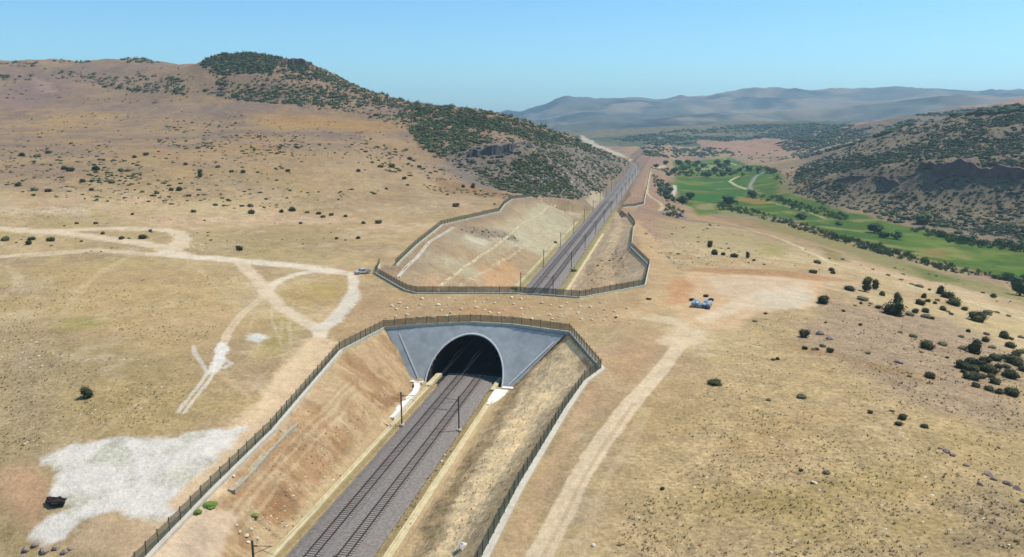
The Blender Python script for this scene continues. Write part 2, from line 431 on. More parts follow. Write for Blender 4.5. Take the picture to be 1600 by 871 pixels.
# valley meadow
mead = W((1600, 440), (1500, 418), (1400, 392), (1300, 365), (1220, 340), (1150, 335), (1090, 338), (1075, 322), (1058, 300), (1045, 285), (1060, 270), (1050, 250), (1140, 246), (1200, 262), (1228, 285), (1240, 305), (1320, 330), (1430, 358), (1530, 378), (1640, 402), (1700, 440))
area(mead, C(76, 102, 28), 5, 5, 20, 1, .1, 2)
mm = CLS == 2
mn = fbm(X, Y * .6, 45, 3, 201)
COL[mm] = COL[mm] * (1 - (sstep(.05, .35, mn[mm]) * .55)[:, None]) + C(92, 124, 38) * (sstep(.05, .35, mn[mm]) * .55)[:, None]
COL[mm] = COL[mm] * (1 - (sstep(.1, .45, -mn[mm]) * .5)[:, None]) + C(58, 98, 34) * (sstep(.1, .45, -mn[mm]) * .5)[:, None]
mix((CLS == 2) * sstep(.0, .35, fbm(X * .5, Y, 22, 4, 205)) * .6, C(124, 128, 54))
mix((CLS == 2) * sstep(.15, .4, fbm(X, Y, 12, 3, 206)) * .45, C(54, 84, 32))
mix((CLS == 2) * sstep(.3, .5, fbm(X, Y, 30, 3, 207)) * .6, C(150, 140, 82))
area(W((1072, 303), (1160, 300), (1165, 305), (1150, 312), (1130, 312), (1080, 311)), C(46, 106, 34), 4, 4, 15, .85)
area(W((1050, 283), (1150, 282), (1170, 292), (1120, 296), (1060, 296)), C(60, 108, 34), 4, 4, 15, .7)
area(W((1090, 258), (1130, 258), (1120, 264), (1095, 266)), C(150, 158, 100), 8, 6, 20, .7)
area(W((1110, 244), (1128, 244), (1126, 250), (1110, 250)), C(142, 142, 92), 8, 6, 20, .7)
area(W((1150, 306), (1185, 310), (1215, 318), (1180, 320), (1155, 314)), C(150, 122, 62), 4, 3, 10, .8)
area(W((1085, 322), (1110, 318), (1120, 326), (1095, 328)), C(158, 140, 100), 4, 3, 12, .7)
area(W((1120, 328), (1150, 330), (1180, 340), (1150, 342), (1125, 336)), C(150, 138, 92), 4, 4, 12, .6)
area(W((1440, 388), (1480, 392), (1475, 402), (1445, 398)), C(140, 112, 62), 3, 3, 8, .7)
area(W((1220, 278), (1260, 276), (1270, 285), (1240, 300), (1215, 305)), C(150, 128, 92), 6, 5, 15, .6)
# olive strip between terrace and meadow
area(W((1180, 338), (1300, 372), (1420, 410), (1600, 458), (1600, 472), (1420, 428), (1300, 388), (1180, 350)), C(140, 134, 78), 5, 5, 15, .7)
area(W((1040, 345), (1120, 350), (1180, 365), (1250, 395), (1180, 400), (1080, 380), (1040, 370)), C(178, 160, 112), 6, 6, 18, .7)
area(W((1190, 380), (1230, 385), (1220, 402), (1190, 398)), C(160, 150, 84), 4, 4, 10, .6)
area(W((1280, 385), (1310, 395), (1330, 410), (1300, 408)), C(132, 122, 58), 3, 3, 10, .7)
area(W((1420, 415), (1460, 425), (1500, 440), (1450, 440)), C(100, 112, 48), 3, 3, 10, .7)
# near right: tussocky
area(W((1090, 560), (1180, 500), (1290, 460), (1600, 560), (1640, 900), (1000, 900), (980, 700)), C(190, 162, 114), 8, 8, 20, .7, .9)
area(W((1290, 470), (1500, 500), (1600, 570), (1600, 680), (1450, 640), (1250, 540)), C(168, 142, 116), 6, 8, 16, .75, .9)
area(W((1210, 530), (1330, 560), (1440, 590), (1360, 575), (1250, 548)), C(160, 124, 72), 4, 4, 10, .6)
area(W((1180, 650), (1300, 640), (1280, 700), (1150, 720), (1100, 690)), C(192, 156, 108), 6, 6, 14, .6, .5)
area(W((980, 600), (1080, 560), (1130, 640), (1020, 720), (960, 680)), C(188, 156, 110), 5, 6, 14, .6, .3)
area(W((1000, 500), (1050, 520), (1000, 600), (940, 640), (950, 560)), C(192, 154, 112), 5, 5, 12, .7, .15)
for q in ((1380, 760, 120), (1480, 820, 90), (1250, 800, 100), (1500, 700, 60), (1130, 780, 80)):
    area(W((q[0] - q[2], q[1]), (q[0], q[1] - q[2] * .3), (q[0] + q[2], q[1]), (q[0], q[1] + q[2] * .3)), C(170, 146, 84), 5, 5, 8, .5)
area(W((1470, 780), (1560, 770), (1590, 840), (1500, 850)), C(150, 130, 104), 3, 4, 8, .6, 1.0)
# near left tones
area(W((60, 420), (180, 410), (340, 430), (380, 520), (250, 560), (100, 520)), C(190, 160, 110), 8, 8, 20, .6, .25)
area(W((0, 560), (60, 540), (110, 620), (90, 720), (0, 760)), C(172, 150, 120), 6, 6, 15, .6, .6)
area(W((80, 600), (300, 560), (360, 640), (250, 680), (100, 690)), C(184, 156, 106), 8, 8, 20, .6, .5)
area(W((0, 735), (60, 725), (90, 760), (60, 830), (0, 800)), C(196, 154, 118), 3, 3, 8, .8, .1)
area(W((95, 495), (140, 498), (150, 510), (95, 520)), C(150, 142, 70), 3, 3, 8, .6)
for q in ((480, 460, 55, 25), (520, 450, 45, 20), (560, 560, 50, 0)):
    area(W((q[0] - q[2], q[1]), (q[0], q[1] - 18), (q[0] + q[2], q[1]), (q[0], q[1] + 18)), C(184, 156, 92), 3, 3, 8, .5)
area(W((440, 545), (480, 505), (440, 500), (400, 560)), C(176, 156, 92), 3, 4, 8, .6)
# overpass soil
area(W((560, 440), (640, 462), (830, 463), (905, 470), (1005, 452), (1010, 480), (960, 520), (890, 514), (735, 500), (600, 508), (535, 540), (520, 520), (545, 470)), C(184, 152, 110), 3, 3, 8, .75, .2)
area(W((700, 480), (820, 478), (820, 492), (720, 495)), C(190, 142, 100), 3, 3, 6, .5)
# cuttings
fm = sdF > 0.8
rm = sdR > 0.8
CLS[(fm | rm) & (aT > 7)] = 4
m = fm * 1.0
mix(m, C(198, 170, 128))
er = fbm(S_, T_ * .3, 5, 4, 301)
qL = sstep(-9, -11, T_) * sstep(-27, -20, T_) * (S_ < 3)
mix(m * qL * sstep(-.2, .3, er + .25 * sstep(-20, -60, S_)) * .7, C(176, 134, 94))
mix(m * qL * sstep(.1, .45, n4 + n5 * .4) * .55, C(126, 88, 58))
mix(m * qL * sstep(-30, -40, S_) * sstep(-14.5, -12.5, T_) * sstep(-.3, .2, n2) * .6, C(146, 96, 60))
mix(m * (T_ < -9) * sstep(.1, .5, n5) * .35, C(214, 190, 152))
mix(m * (T_ < -18) * sstep(-.2, .4, n2) * .5, C(196, 164, 126))
mix(m * sstep(-14, -15, S_ * 0 + T_) * (S_ > -28) * sstep(0, .4, er) * .6, C(150, 116, 78))
mix(m * (T_ > 11) * sstep(-.35, .3, er) * sstep(19, 13, T_) * .7, C(170, 144, 102))
mix(m * (T_ > 11) * sstep(.1, .5, n4) * sstep(18, 13, T_) * .5, C(140, 116, 80))
bench = sstep(14.5, 16.5, T_ + er * 2) * sstep(25, 21.5, T_ + n4 * 2.5 - .13 * (S_ + 60))
mix(m * bench * (S_ < 6), C(236, 206, 158))
mix(m * (S_ > -6) * (T_ > 12) * sstep(6, 2, np.abs(T_ - 10 - S_)) * .8, C(170, 122, 76))
mix(m * sstep(4.5, 1.5, sdF) * (T_ > 10) * (S_ < 0) * sstep(-.3, .3, n4) * .55, C(158, 136, 94))
mix(m * sstep(.42, .1, np.abs(aT - 7.3) / 3) * .7, C(150, 130, 80))
m = rm * 1.0
mix(m * .9, C(172, 146, 112))
mix(m * (T_ < -9) * sstep(-.2, .45, fbm(X, Y, 22, 4, 311)) * .75, C(188, 176, 142))
mix(m * (T_ < -9) * (S_ < 110) * sstep(-.1, .4, n2) * .7, C(192, 148, 106))
mix(m * (T_ > 9) * sstep(-.2, .4, n2) * .6, C(190, 164, 126))
mix(m * (T_ > 9) * sstep(.1, .5, -n2 + n4 * .4) * .5, C(190, 160, 122))
mix(m * (T_ > 9) * .55, C(214, 188, 150))
mix(m * sstep(8, 3, sdR) * (T_ < -20) * .7, C(150, 128, 104))
mix(m * sstep(3.0, .5, np.abs(aT - 8.5)) * .6, C(150, 146, 88))
# line-side strip beyond: gravel and embankment
mix(far * sstep(16, 10, aT) * .8, C(140, 124, 104))
mix(far * sstep(8, 12, T_) * sstep(60, 25, T_ + n2 * 12) * (S_ < 1000) * sstep(-22, -14, Zg) * .75, C(164, 130, 106))
mix(far * (T_ > 7) * (T_ < 22) * (S_ > 190) * (S_ < 480) * sstep(-.2, .4, n1) * .6, C(186, 158, 108))
area(W((920, 300), (938, 297), (948, 312), (930, 325), (918, 316)), C(196, 176, 142), 3, 2, 6, .9)
area(W((985, 253), (975, 246), (955, 240), (935, 232), (907, 213), (905, 211), (920, 217), (945, 230), (972, 241), (990, 249)), C(208, 194, 164), 2.5, 2, 8, .85)
area(W((1000, 245), (1010, 242), (1040, 244), (1050, 250), (1040, 258), (1010, 260)), C(160, 126, 108), 6, 4, 15, .9)

for t_ in (-14.6, -16.2, -17.3):
    stroke(stl_((-78, t_ + 1), (-50, t_), (-22, t_ - 1.5)), .55, C(168, 136, 98), .4, rag=.8)
    stroke(stl_((-76, t_ + 1.6), (-48, t_ + .6), (-24, t_ - .8)), .45, C(210, 186, 148), .35, rag=.8)
# dirt roads and tracks
RD = C(220, 196, 162); RDW = C(226, 208, 180)
def road(w_, *pix, c=RD, k=.95, **kw): stroke(W(*pix), w_, c, k, 3, **kw)
road(6.5, (-60, 353), (0, 357), (45, 361), (100, 360), (175, 357.5), (250, 358.5), (277, 363), (286, 373), (277, 385), (262, 393))
road(7, (60, 362), (105, 365), (150, 371), (212, 379), (250, 386), (268, 394), (290, 400))
road(5.0, (-60, 405), (0, 402), (75, 397), (150, 391), (200, 394.5), (250, 399), (325, 404), (400, 410), (450, 415), (512, 423), (553, 430), rut=True)
road(7, (262, 396), (300, 402), (375, 408), (450, 414), (520, 424), c=RDW)
road(3.2, (548, 428), (553, 442), (552, 456), (538, 482), (517, 502), (500, 517), (497, 540), c=RDW)
road(3.2, (520, 424), (490, 424), (462, 429), (440, 437), (425, 446), (415, 457), c=RDW)
stroke(W((425, 470), (425, 500), (440, 540)), .8, C(206, 186, 146), .5, 3, rag=.7)
road(.9, (460, 470), (452, 510), (455, 540), c=C(206, 186, 146), k=.5, rag=.7)
road(1.0, (30, 500), (80, 480), (140, 470), (220, 430), c=C(204, 176, 136), k=.45, rag=.8)
road(1.2, (130, 700), (200, 640), (280, 600), c=C(204, 178, 140), k=.35, rag=.9)
road(4.5, (415, 455), (435, 477), (475, 502), (499, 516))
road(4.5, (375, 410), (400, 435), (418, 457), k=.8)
road(4.2, (497, 512), (520, 502), (540, 480), (553, 455), c=C(218, 204, 180), rag=.6)
for dx in (0, 7):
    road(1.0, (412 + dx, 461), (375 + dx, 490), (352 + dx, 520), (343 + dx, 545), k=.75)
road(2.2, (347, 538), (345, 552), (341, 568), (330, 580), c=C(232, 224, 210), rag=.9, k=.9)
for dx in (-5, 5):
    road(.9, (337 + dx, 572), (318 + dx, 600), (300 + dx, 622), (283 + dx, 645), c=C(226, 212, 190), rag=.8, k=.8)
road(1.0, (302, 541), (306, 556), (318, 572), (325, 585), c=C(222, 214, 200), k=.6, rag=.6)
road(1.0, (345, 560), (362, 568), (350, 575), c=C(222, 214, 200), k=.6, rag=.8)
road(7.5, (497, 535), (480, 570), (445, 615), (405, 658), (370, 692), (330, 738), (290, 785), (250, 840), (225, 880), c=C(220, 190, 150), k=1, rag=.35)
road(2.2, (200, 402), (160, 425), (140, 440), (115, 465), (100, 490), c=C(204, 178, 134), k=.6, rag=.7)
road(2.2, (10, 415), (30, 435), (25, 450), (0, 466), c=C(200, 172, 134), k=.6, rag=.6)
road(1.2, (300, 405), (330, 440), (360, 470), c=C(200, 178, 136), k=.45, rag=.8)
road(1.0, (405, 470), (395, 500), (385, 525), c=C(200, 178, 136), k=.45, rag=.8)
road(1.0, (440, 500), (440, 530), c=C(206, 184, 142), k=.45, rag=.8)
road(1.4, (350, 590), (380, 610), (400, 640), c=C(200, 172, 132), k=.5, rag=.8)
area(W((90, 328), (0, 325), (0, 332), (60, 333), (100, 337), (140, 333), (130, 322)), C(204, 182, 148), 3, 3, 8, .8)
stroke(W((470, 480), (500, 486), (525, 484)), 1.2, C(214, 200, 160), .6, rag=.8)
area(W((390, 525), (405, 519), (417, 528), (405, 536), (392, 532)), C(224, 218, 205), 1, 1.5, 3, .9)
# right roads
road(3.5, (826, 905), (845, 866), (880, 800), (905, 748), (940, 692), (985, 632), (1030, 582), (1060, 542), (1085, 512), (1105, 492), c=C(224, 198, 160), k=1.0, rag=.18, soft=.16)
road(.7, (832, 905), (851, 866), (886, 800), (911, 748), (946, 692), (990, 632), c=C(196, 164, 124), k=.5, rag=.5)
road(1.6, (905, 860), (925, 800), (950, 745), (985, 690), (1010, 640), c=C(204, 176, 134), k=.6, rag=.7)
# tones of the rear cutting
area(W((793, 385), (800, 350), (830, 322), (862, 320), (900, 345), (880, 380), (850, 400)), C(190, 178, 144), 3, 3, 8, .7)
area(W((715, 368), (735, 355), (765, 378), (750, 390)), C(204, 194, 164), 2, 3, 8, .75)
area(W((722, 352), (800, 365), (812, 378), (795, 376), (760, 372), (716, 362)), C(140, 120, 102), 2, 3, 6, .75)
area(W((745, 418), (790, 405), (815, 425), (800, 452), (745, 448)), C(200, 152, 104), 3, 3, 8, .7)
area(W((655, 440), (690, 420), (690, 450), (660, 458)), C(196, 160, 122), 2, 3, 6, .7)
area(W((640, 420), (720, 350), (730, 360), (660, 430)), C(158, 138, 112), 2, 2, 6, .6)
road(1.0, (715, 452), (780, 410), (860, 360), c=C(206, 186, 146), k=.6, rag=.8)
road(1.4, (955, 436), (965, 410), (970, 390), c=C(214, 190, 156), k=.8, rag=.5)
road(1.4, (990, 442), (996, 420), c=C(208, 184, 150), k=.8, rag=.5)
area(W((905, 440), (950, 395), (985, 395), (960, 440), (920, 458)), C(190, 160, 122), 2, 3, 6, .7)
area(W((915, 450), (960, 440), (1000, 440), (985, 450), (930, 460)), C(196, 160, 120), 2, 2, 6, .7)
road(2.4, (792, 905), (812, 840), (850, 750), (885, 690), (935, 600), c=C(200, 164, 124), k=.6, rag=.6)
road(7.0, (995, 493), (1040, 500), (1085, 510), (1130, 500), (1180, 478), c=C(220, 194, 156), k=.95, rag=.3)
road(9.0, (1060, 535), (1085, 512), (1110, 500), (1140, 492), c=C(220, 194, 156), k=1, rag=.25)
road(6, (1090, 512), (1140, 520), (1200, 530), c=C(198, 166, 124), k=.6, rag=.7)
road(9, (990, 345), (1015, 380), (1035, 420), (1035, 450), (1025, 478), (985, 492), c=C(202, 168, 122), k=.7, rag=.5)
area(W((1045, 472), (1050, 430), (1090, 424), (1200, 430), (1285, 438), (1290, 452), (1262, 482), (1180, 490), (1140, 515), (1080, 510)), C(214, 178, 134), 2, 3, 8, .9, .05, 3)
area(W((1100, 432), (1200, 432), (1275, 442), (1262, 480), (1180, 486), (1150, 478), (1110, 452)), C(214, 186, 150), 2, 4, 8, .95, .03)
road(6, (1100, 500), (1150, 478), (1200, 460), c=C(220, 194, 158), k=.9, rag=.4)
area(W((1185, 455), (1265, 450), (1255, 482), (1190, 484)), C(214, 196, 166), 3, 3, 8, .7)
area(W((1042, 475), (1046, 440), (1070, 432), (1085, 450), (1078, 472)), C(192, 140, 92), 2, 2, 6, .7)
area(W((1060, 422), (1120, 418), (1280, 430), (1340, 440), (1280, 440), (1120, 428)), C(176, 124, 80), 2, 2, 6, .6)
road(2.6, (1120, 355), (1180, 362), (1215, 372), (1250, 386), (1290, 408), (1330, 420), c=C(214, 196, 150), rag=.4)
road(2.6, (1400, 440), (1510, 471), (1560, 487), (1605, 500), (1660, 516), c=C(214, 196, 156), rag=.4)
road(2.4, (1045, 336), (1090, 343), (1150, 352), (1180, 362), c=C(200, 180, 134), k=.7, rag=.5)
road(3, (1016, 268), (1012, 285), (1011, 300), (1018, 309), (1032, 318), (1036, 324), (1030, 330), c=C(200, 178, 138), rag=.4)
road(5, (1020, 263), (1040, 260), c=C(200, 178, 140), rag=.4)
road(4, (1054, 290), (1055, 296), (1052, 306), c=C(204, 196, 176), rag=.5)
road(4, (1206, 262), (1190, 271), (1178, 280), (1172, 290), (1174, 297), (1182, 302), c=C(158, 156, 140), rag=.2)
road(3.5, (1163, 275), (1140, 284), (1150, 290), (1166, 296), c=C(206, 196, 150), rag=.3)
road(3, (1120, 296), (1150, 294), (1170, 294), c=C(170, 160, 130), k=.7, rag=.6)
road(3, (1200, 316), (1240, 325), (1265, 332), (1290, 342), c=C(190, 172, 128), k=.7, rag=.8)
road(4, (1132, 248), (1140, 254), (1150, 258), c=C(200, 190, 160), rag=.4)
# pale gypsum sheet
gyp = W((66, 717), (111, 696), (164, 686), (220, 684), (276, 682), (318, 672), (382, 668), (366, 688), (340, 717), (292, 751), (265, 788), (273, 804), (249, 815), (159, 802), (122, 812), (106, 836), (111, 849), (48, 839), (77, 810), (103, 794), (72, 773), (90, 738))
area(gyp, C(228, 218, 202), .8, 1.6, 3, .97, .05, 5)
gm = CLS == 5
gv = fbm(X, Y, 5, 4, 401)
gs = (sstep(-.15, .4, gv + n5[0:1, 0:1] * 0) * .75)[gm][:, None]
COL[gm] = COL[gm] * (1 - gs) + C(200, 194, 170) * gs
TUFT[gm] = .35 * sstep(-.2, .4, gv[gm])
area(W((150, 808), (260, 812), (235, 845), (200, 871), (110, 868), (110, 845)), C(206, 174, 136), 1.5, 2, 4, .8, .05)
# concrete yard by the left fence
area(W((285, 800), (355, 795), (378, 806), (350, 850), (330, 890), (240, 890), (250, 850)), C(214, 188, 156), .8, .8, 3, .9, .02)
# shade of fine variation
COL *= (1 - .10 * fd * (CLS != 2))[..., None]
COL *= (1 + 0.09 * n4 + 0.10 * n5 * (R_ < 500))[..., None]
COL = np.clip(COL, 0.01, 0.9)
TUFT *= np.where(CLS == 4, .5, 1)

# ------------------------------------------------------------------ materials
def new_mat(name):
    m = bpy.data.materials.new(name); m.use_nodes = True
    n = m.node_tree.nodes; b = n["Principled BSDF"]
    b.inputs["Specular IOR Level"].default_value = 0.25
    return m, n, m.node_tree.links, b

def simple(name, c, rough=.85, var=.25, scale=1.5, bump=.3, metal=0, rnd=0.0, spec=.25, detail=6):
    m, n, l, b = new_mat(name)
    b.inputs["Roughness"].default_value = rough; b.inputs["Metallic"].default_value = metal
    b.inputs["Specular IOR Level"].default_value = spec
    tc = n.new("ShaderNodeTexCoord")
    no = n.new("ShaderNodeTexNoise"); no.inputs["Scale"].default_value = scale; no.inputs["Detail"].default_value = detail
    no.inputs["Roughness"].default_value = .65
    l.new(tc.outputs["Object"], no.inputs["Vector"])
    mr = n.new("ShaderNodeMapRange"); mr.inputs[1].default_value = .25; mr.inputs[2].default_value = .75
    mr.inputs[3].default_value = 1 - var; mr.inputs[4].default_value = 1 + var
    l.new(no.outputs["Fac"], mr.inputs[0])
    val = mr.outputs[0]
    if rnd:
        oi = n.new("ShaderNodeObjectInfo")
        m2 = n.new("ShaderNodeMapRange"); m2.inputs[3].default_value = 1 - rnd; m2.inputs[4].default_value = 1 + rnd
        l.new(oi.outputs["Random"], m2.inputs[0])
        mu = n.new("ShaderNodeMath"); mu.operation = 'MULTIPLY'
        l.new(val, mu.inputs[0]); l.new(m2.outputs[0], mu.inputs[1]); val = mu.outputs[0]
    vm = n.new("ShaderNodeVectorMath"); vm.operation = 'SCALE'; vm.inputs[0].default_value = tuple(c)
    l.new(val, vm.inputs["Scale"])
    l.new(vm.outputs[0], b.inputs["Base Color"])
    if bump:
        bp = n.new("ShaderNodeBump"); bp.inputs["Strength"].default_value = bump; bp.inputs["Distance"].default_value = .1
        l.new(no.outputs["Fac"], bp.inputs["Height"]); l.new(bp.outputs[0], b.inputs["Normal"])
    return m

def ground_mat():
    m, n, l, b = new_mat("ground")
    b.inputs["Roughness"].default_value = .95; b.inputs["Specular IOR Level"].default_value = .1
    at = n.new("ShaderNodeAttribute"); at.attribute_name = "col"
    tu = n.new("ShaderNodeAttribute"); tu.attribute_name = "tuft"
    tc = n.new("ShaderNodeTexCoord")
    def noise(s, d, r=.6):
        q = n.new("ShaderNodeTexNoise"); q.inputs["Scale"].default_value = s; q.inputs["Detail"].default_value = d; q.inputs["Roughness"].default_value = r
        l.new(tc.outputs["Object"], q.inputs["Vector"]); return q
    def rng_(src, a, b_, c, d):
        q = n.new("ShaderNodeMapRange"); q.inputs[1].default_value = a; q.inputs[2].default_value = b_; q.inputs[3].default_value = c; q.inputs[4].default_value = d
        l.new(src, q.inputs[0]); return q.outputs[0]
    def mul(a, b_):
        q = n.new("ShaderNodeMath"); q.operation = 'MULTIPLY'; l.new(a, q.inputs[0]); l.new(b_, q.inputs[1]); return q.outputs[0]
    fine = noise(1.3, 8, .72)
    med = noise(.22, 6, .65)
    v = mul(rng_(fine.outputs["Fac"], .32, .68, .60, 1.36), rng_(med.outputs["Fac"], .3, .7, .82, 1.17))
    def madd(a, b_, c_):
        q = n.new("ShaderNodeMath"); q.operation = 'MULTIPLY_ADD'
        for i_, x_ in enumerate((a, b_, c_)):
            if hasattr(x_, 'links'): l.new(x_, q.inputs[i_])
            else: q.inputs[i_].default_value = x_
        return q.outputs[0]
    v = madd(madd(v, 1.0, -1.0), madd(tu.outputs["Fac"], 1.0, .38), 1.0)
    vm = n.new("ShaderNodeVectorMath"); vm.operation = 'SCALE'
    l.new(at.outputs["Color"], vm.inputs[0]); l.new(v, vm.inputs["Scale"])
    # dry tussocks: small olive-brown specks
    vo = noise(1.05, 3, .8)
    sp = mul(rng_(vo.outputs["Fac"], .54, .66, 0, .75), tu.outputs["Fac"])
    mx = n.new("ShaderNodeMix"); mx.data_type = 'RGBA'
    l.new(sp, mx.inputs[0]); l.new(vm.outputs[0], mx.inputs[6]); mx.inputs[7].default_value = (.22, .17, .085, 1)
    # pale pebbles
    pe = noise(2.1, 2, .7)
    pp = rng_(pe.outputs["Fac"], .68, .74, 0, .5)
    mp = n.new("ShaderNodeMix"); mp.data_type = 'RGBA'
    l.new(pp, mp.inputs[0]); l.new(mx.outputs[2], mp.inputs[6]); mp.inputs[7].default_value = (.52, .45, .36, 1)
    l.new(mp.outputs[2], b.inputs["Base Color"])
    bp = n.new("ShaderNodeBump"); bp.inputs["Strength"].default_value = .55; bp.inputs["Distance"].default_value = .35
    l.new(fine.outputs["Fac"], bp.inputs["Height"])
    bp2 = n.new("ShaderNodeBump"); bp2.inputs["Strength"].default_value = .5; bp2.inputs["Distance"].default_value = 1.2
    l.new(med.outputs["Fac"], bp2.inputs["Height"]); l.new(bp2.outputs[0], bp.inputs["Normal"])
    l.new(bp.outputs[0], b.inputs["Normal"])
    return m
M_GROUND = ground_mat()

# ------------------------------------------------------------------ object helpers
def tag(o, label=None, cat=None, group=None, kind=None):
    if label: o["label"] = label
    if cat: o["category"] = cat
    if group: o["group"] = group
    if kind: o["kind"] = kind
    return o
def mesh_np(name, V, Fq, mat=None, smooth=True):
    """V (n,3), Fq (m,k) index array"""
    V = np.asarray(V, np.float32); Fq = np.asarray(Fq, np.int32)
    me = bpy.data.meshes.new(name)
    k = Fq.shape[1]; nf = len(Fq)
    me.vertices.add(len(V)); me.vertices.foreach_set("co", V.ravel())
    me.loops.add(nf * k); me.loops.foreach_set("vertex_index", Fq.ravel())
    me.polygons.add(nf)
    me.polygons.foreach_set("loop_start", np.arange(0, nf * k, k, dtype=np.int32))
    me.polygons.foreach_set("loop_total", np.full(nf, k, np.int32))
    me.polygons.foreach_set("use_smooth", np.full(nf, smooth, bool))
    me.update(calc_edges=True)
    if mat: me.materials.append(mat)
    return me
def link(name, me, parent=None, loc=None):
    o = bpy.data.objects.new(name, me); col_.objects.link(o)
    if parent is not None: o.parent = parent
    if loc is not None: o.location = loc
    return o
def empty(name, loc, rz=0):
    o = bpy.data.objects.new(name, None); col_.objects.link(o)
    o.location = loc; o.rotation_euler = (0, 0, rz); o.empty_display_size = .5
    return o
class MB:
    def __init__(self): self.v = []; self.f = []
    def quad(self, *p):
        i = len(self.v); self.v += [tuple(q) for q in p]; self.f.append(tuple(range(i, i + len(p))))
    def box(self, c, s, rz=0, tilt=None):
        hx, hy, hz = s[0] / 2, s[1] / 2, s[2] / 2
        i = len(self.v); ca, sa = math.cos(rz), math.sin(rz)
        for dz in (-hz, hz):
            for dx, dy in ((-hx, -hy), (hx, -hy), (hx, hy), (-hx, hy)):
                self.v.append((c[0] + dx * ca - dy * sa, c[1] + dx * sa + dy * ca, c[2] + dz))
        self.f += [(i, i + 3, i + 2, i + 1), (i + 4, i + 5, i + 6, i + 7), (i, i + 1, i + 5, i + 4), (i + 1, i + 2, i + 6, i + 5), (i + 2, i + 3, i + 7, i + 6), (i + 3, i, i + 4, i + 7)]
    def tube(self, pts, r, n=6, cap=True, r2=None):
        pts = [Vector(p) for p in pts]; base = len(self.v); m = len(pts)
        for k, p in enumerate(pts):
            d = (pts[min(k + 1, m - 1)] - pts[max(k - 1, 0)]).normalized()
            a = d.orthogonal().normalized() if abs(d.z) < .9 else Vector((1, 0, 0))
            a = (a - d * a.dot(d)).normalized(); b = d.cross(a)
            rr = r if r2 is None else r + (r2 - r) * k / (m - 1)
            for j in range(n):
                an = 2 * PI * j / n
                self.v.append(tuple(p + (a * math.cos(an) + b * math.sin(an)) * rr))
        for k in range(m - 1):
            for j in range(n):
                a0 = base + k * n + j; a1 = base + k * n + (j + 1) % n
                self.f.append((a0, a1, a1 + n, a0 + n))
        if cap:
            self.f.append(tuple(base + j for j in range(n))[::-1]); self.f.append(tuple(base + (m - 1) * n + j for j in range(n)))
    def mesh(self, name, mat, smooth=False):
        me = bpy.data.meshes.new(name); me.from_pydata(self.v, [], self.f); me.update()
        if mat: me.materials.append(mat)
        if smooth: me.polygons.foreach_set("use_smooth", [True] * len(me.polygons))
        return me
    def build(self, name, mat, parent=None, smooth=False):
        return link(name, self.mesh(name, mat, smooth), parent)

# ------------------------------------------------------------------ terrain objects
nr = len(rs)
P3 = np.stack([X, Y, Zg], -1)
du = np.gradient(P3, axis=1); dv = np.gradient(P3, axis=0)
NRM = np.cross(du, dv); NRM /= np.linalg.norm(NRM, axis=-1, keepdims=True) + 1e-12
idx = np.arange(nr * NC).reshape(nr, NC)
quads = np.stack([idx[:-1, :-1], idx[:-1, 1:], idx[1:, 1:], idx[1:, :-1]], -1).reshape(-1, 4)
Sc = S_[:-1, :-1].ravel(); Tc = T_[:-1, :-1].ravel(); zc = Zg.reshape(-1)[quads].mean(1)
arch = ZC + np.sqrt(np.clip(RA * RA - Tc * Tc, 0, None)) + .35
hole = (np.abs(Tc) < RA + .2) & (Sc > -.6) & (Sc < S_REAR + 1) & (zc < arch)
fcls = CLS[:-1, :-1].ravel().copy()
names = {0: "ground", 1: "hill", 2: "meadow", 3: "dirt_road", 4: "cutting_slope", 5: "bare_ground"}
FP = P3.reshape(-1, 3); FN = NRM.reshape(-1, 3); FC_ = COL.reshape(-1, 3); FT = TUFT.ravel()
lefthill = (X < 330).reshape(nr, NC)[:-1, :-1].ravel()
def terr(name, sel):
    q = quads[sel & ~hole]
    if not len(q): return
    u, inv = np.unique(q, return_inverse=True)
    me = mesh_np(name, FP[u], inv.reshape(-1, 4), M_GROUND)
    a = me.attributes.new("col", 'FLOAT_COLOR', 'POINT')
    a.data.foreach_set("color", np.concatenate([FC_[u], np.ones((len(u), 1))], 1).astype(np.float32).ravel())
    t = me.attributes.new("tuft", 'FLOAT', 'POINT'); t.data.foreach_set("value", FT[u].astype(np.float32))
    me.normals_split_custom_set_from_vertices(FN[u].astype(np.float32).tolist())
    o = link(name, me); o["kind"] = "structure"
for k, nm in names.items():
    if k == 1:
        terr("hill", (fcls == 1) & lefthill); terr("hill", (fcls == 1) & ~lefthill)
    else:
        terr(nm, fcls == k)

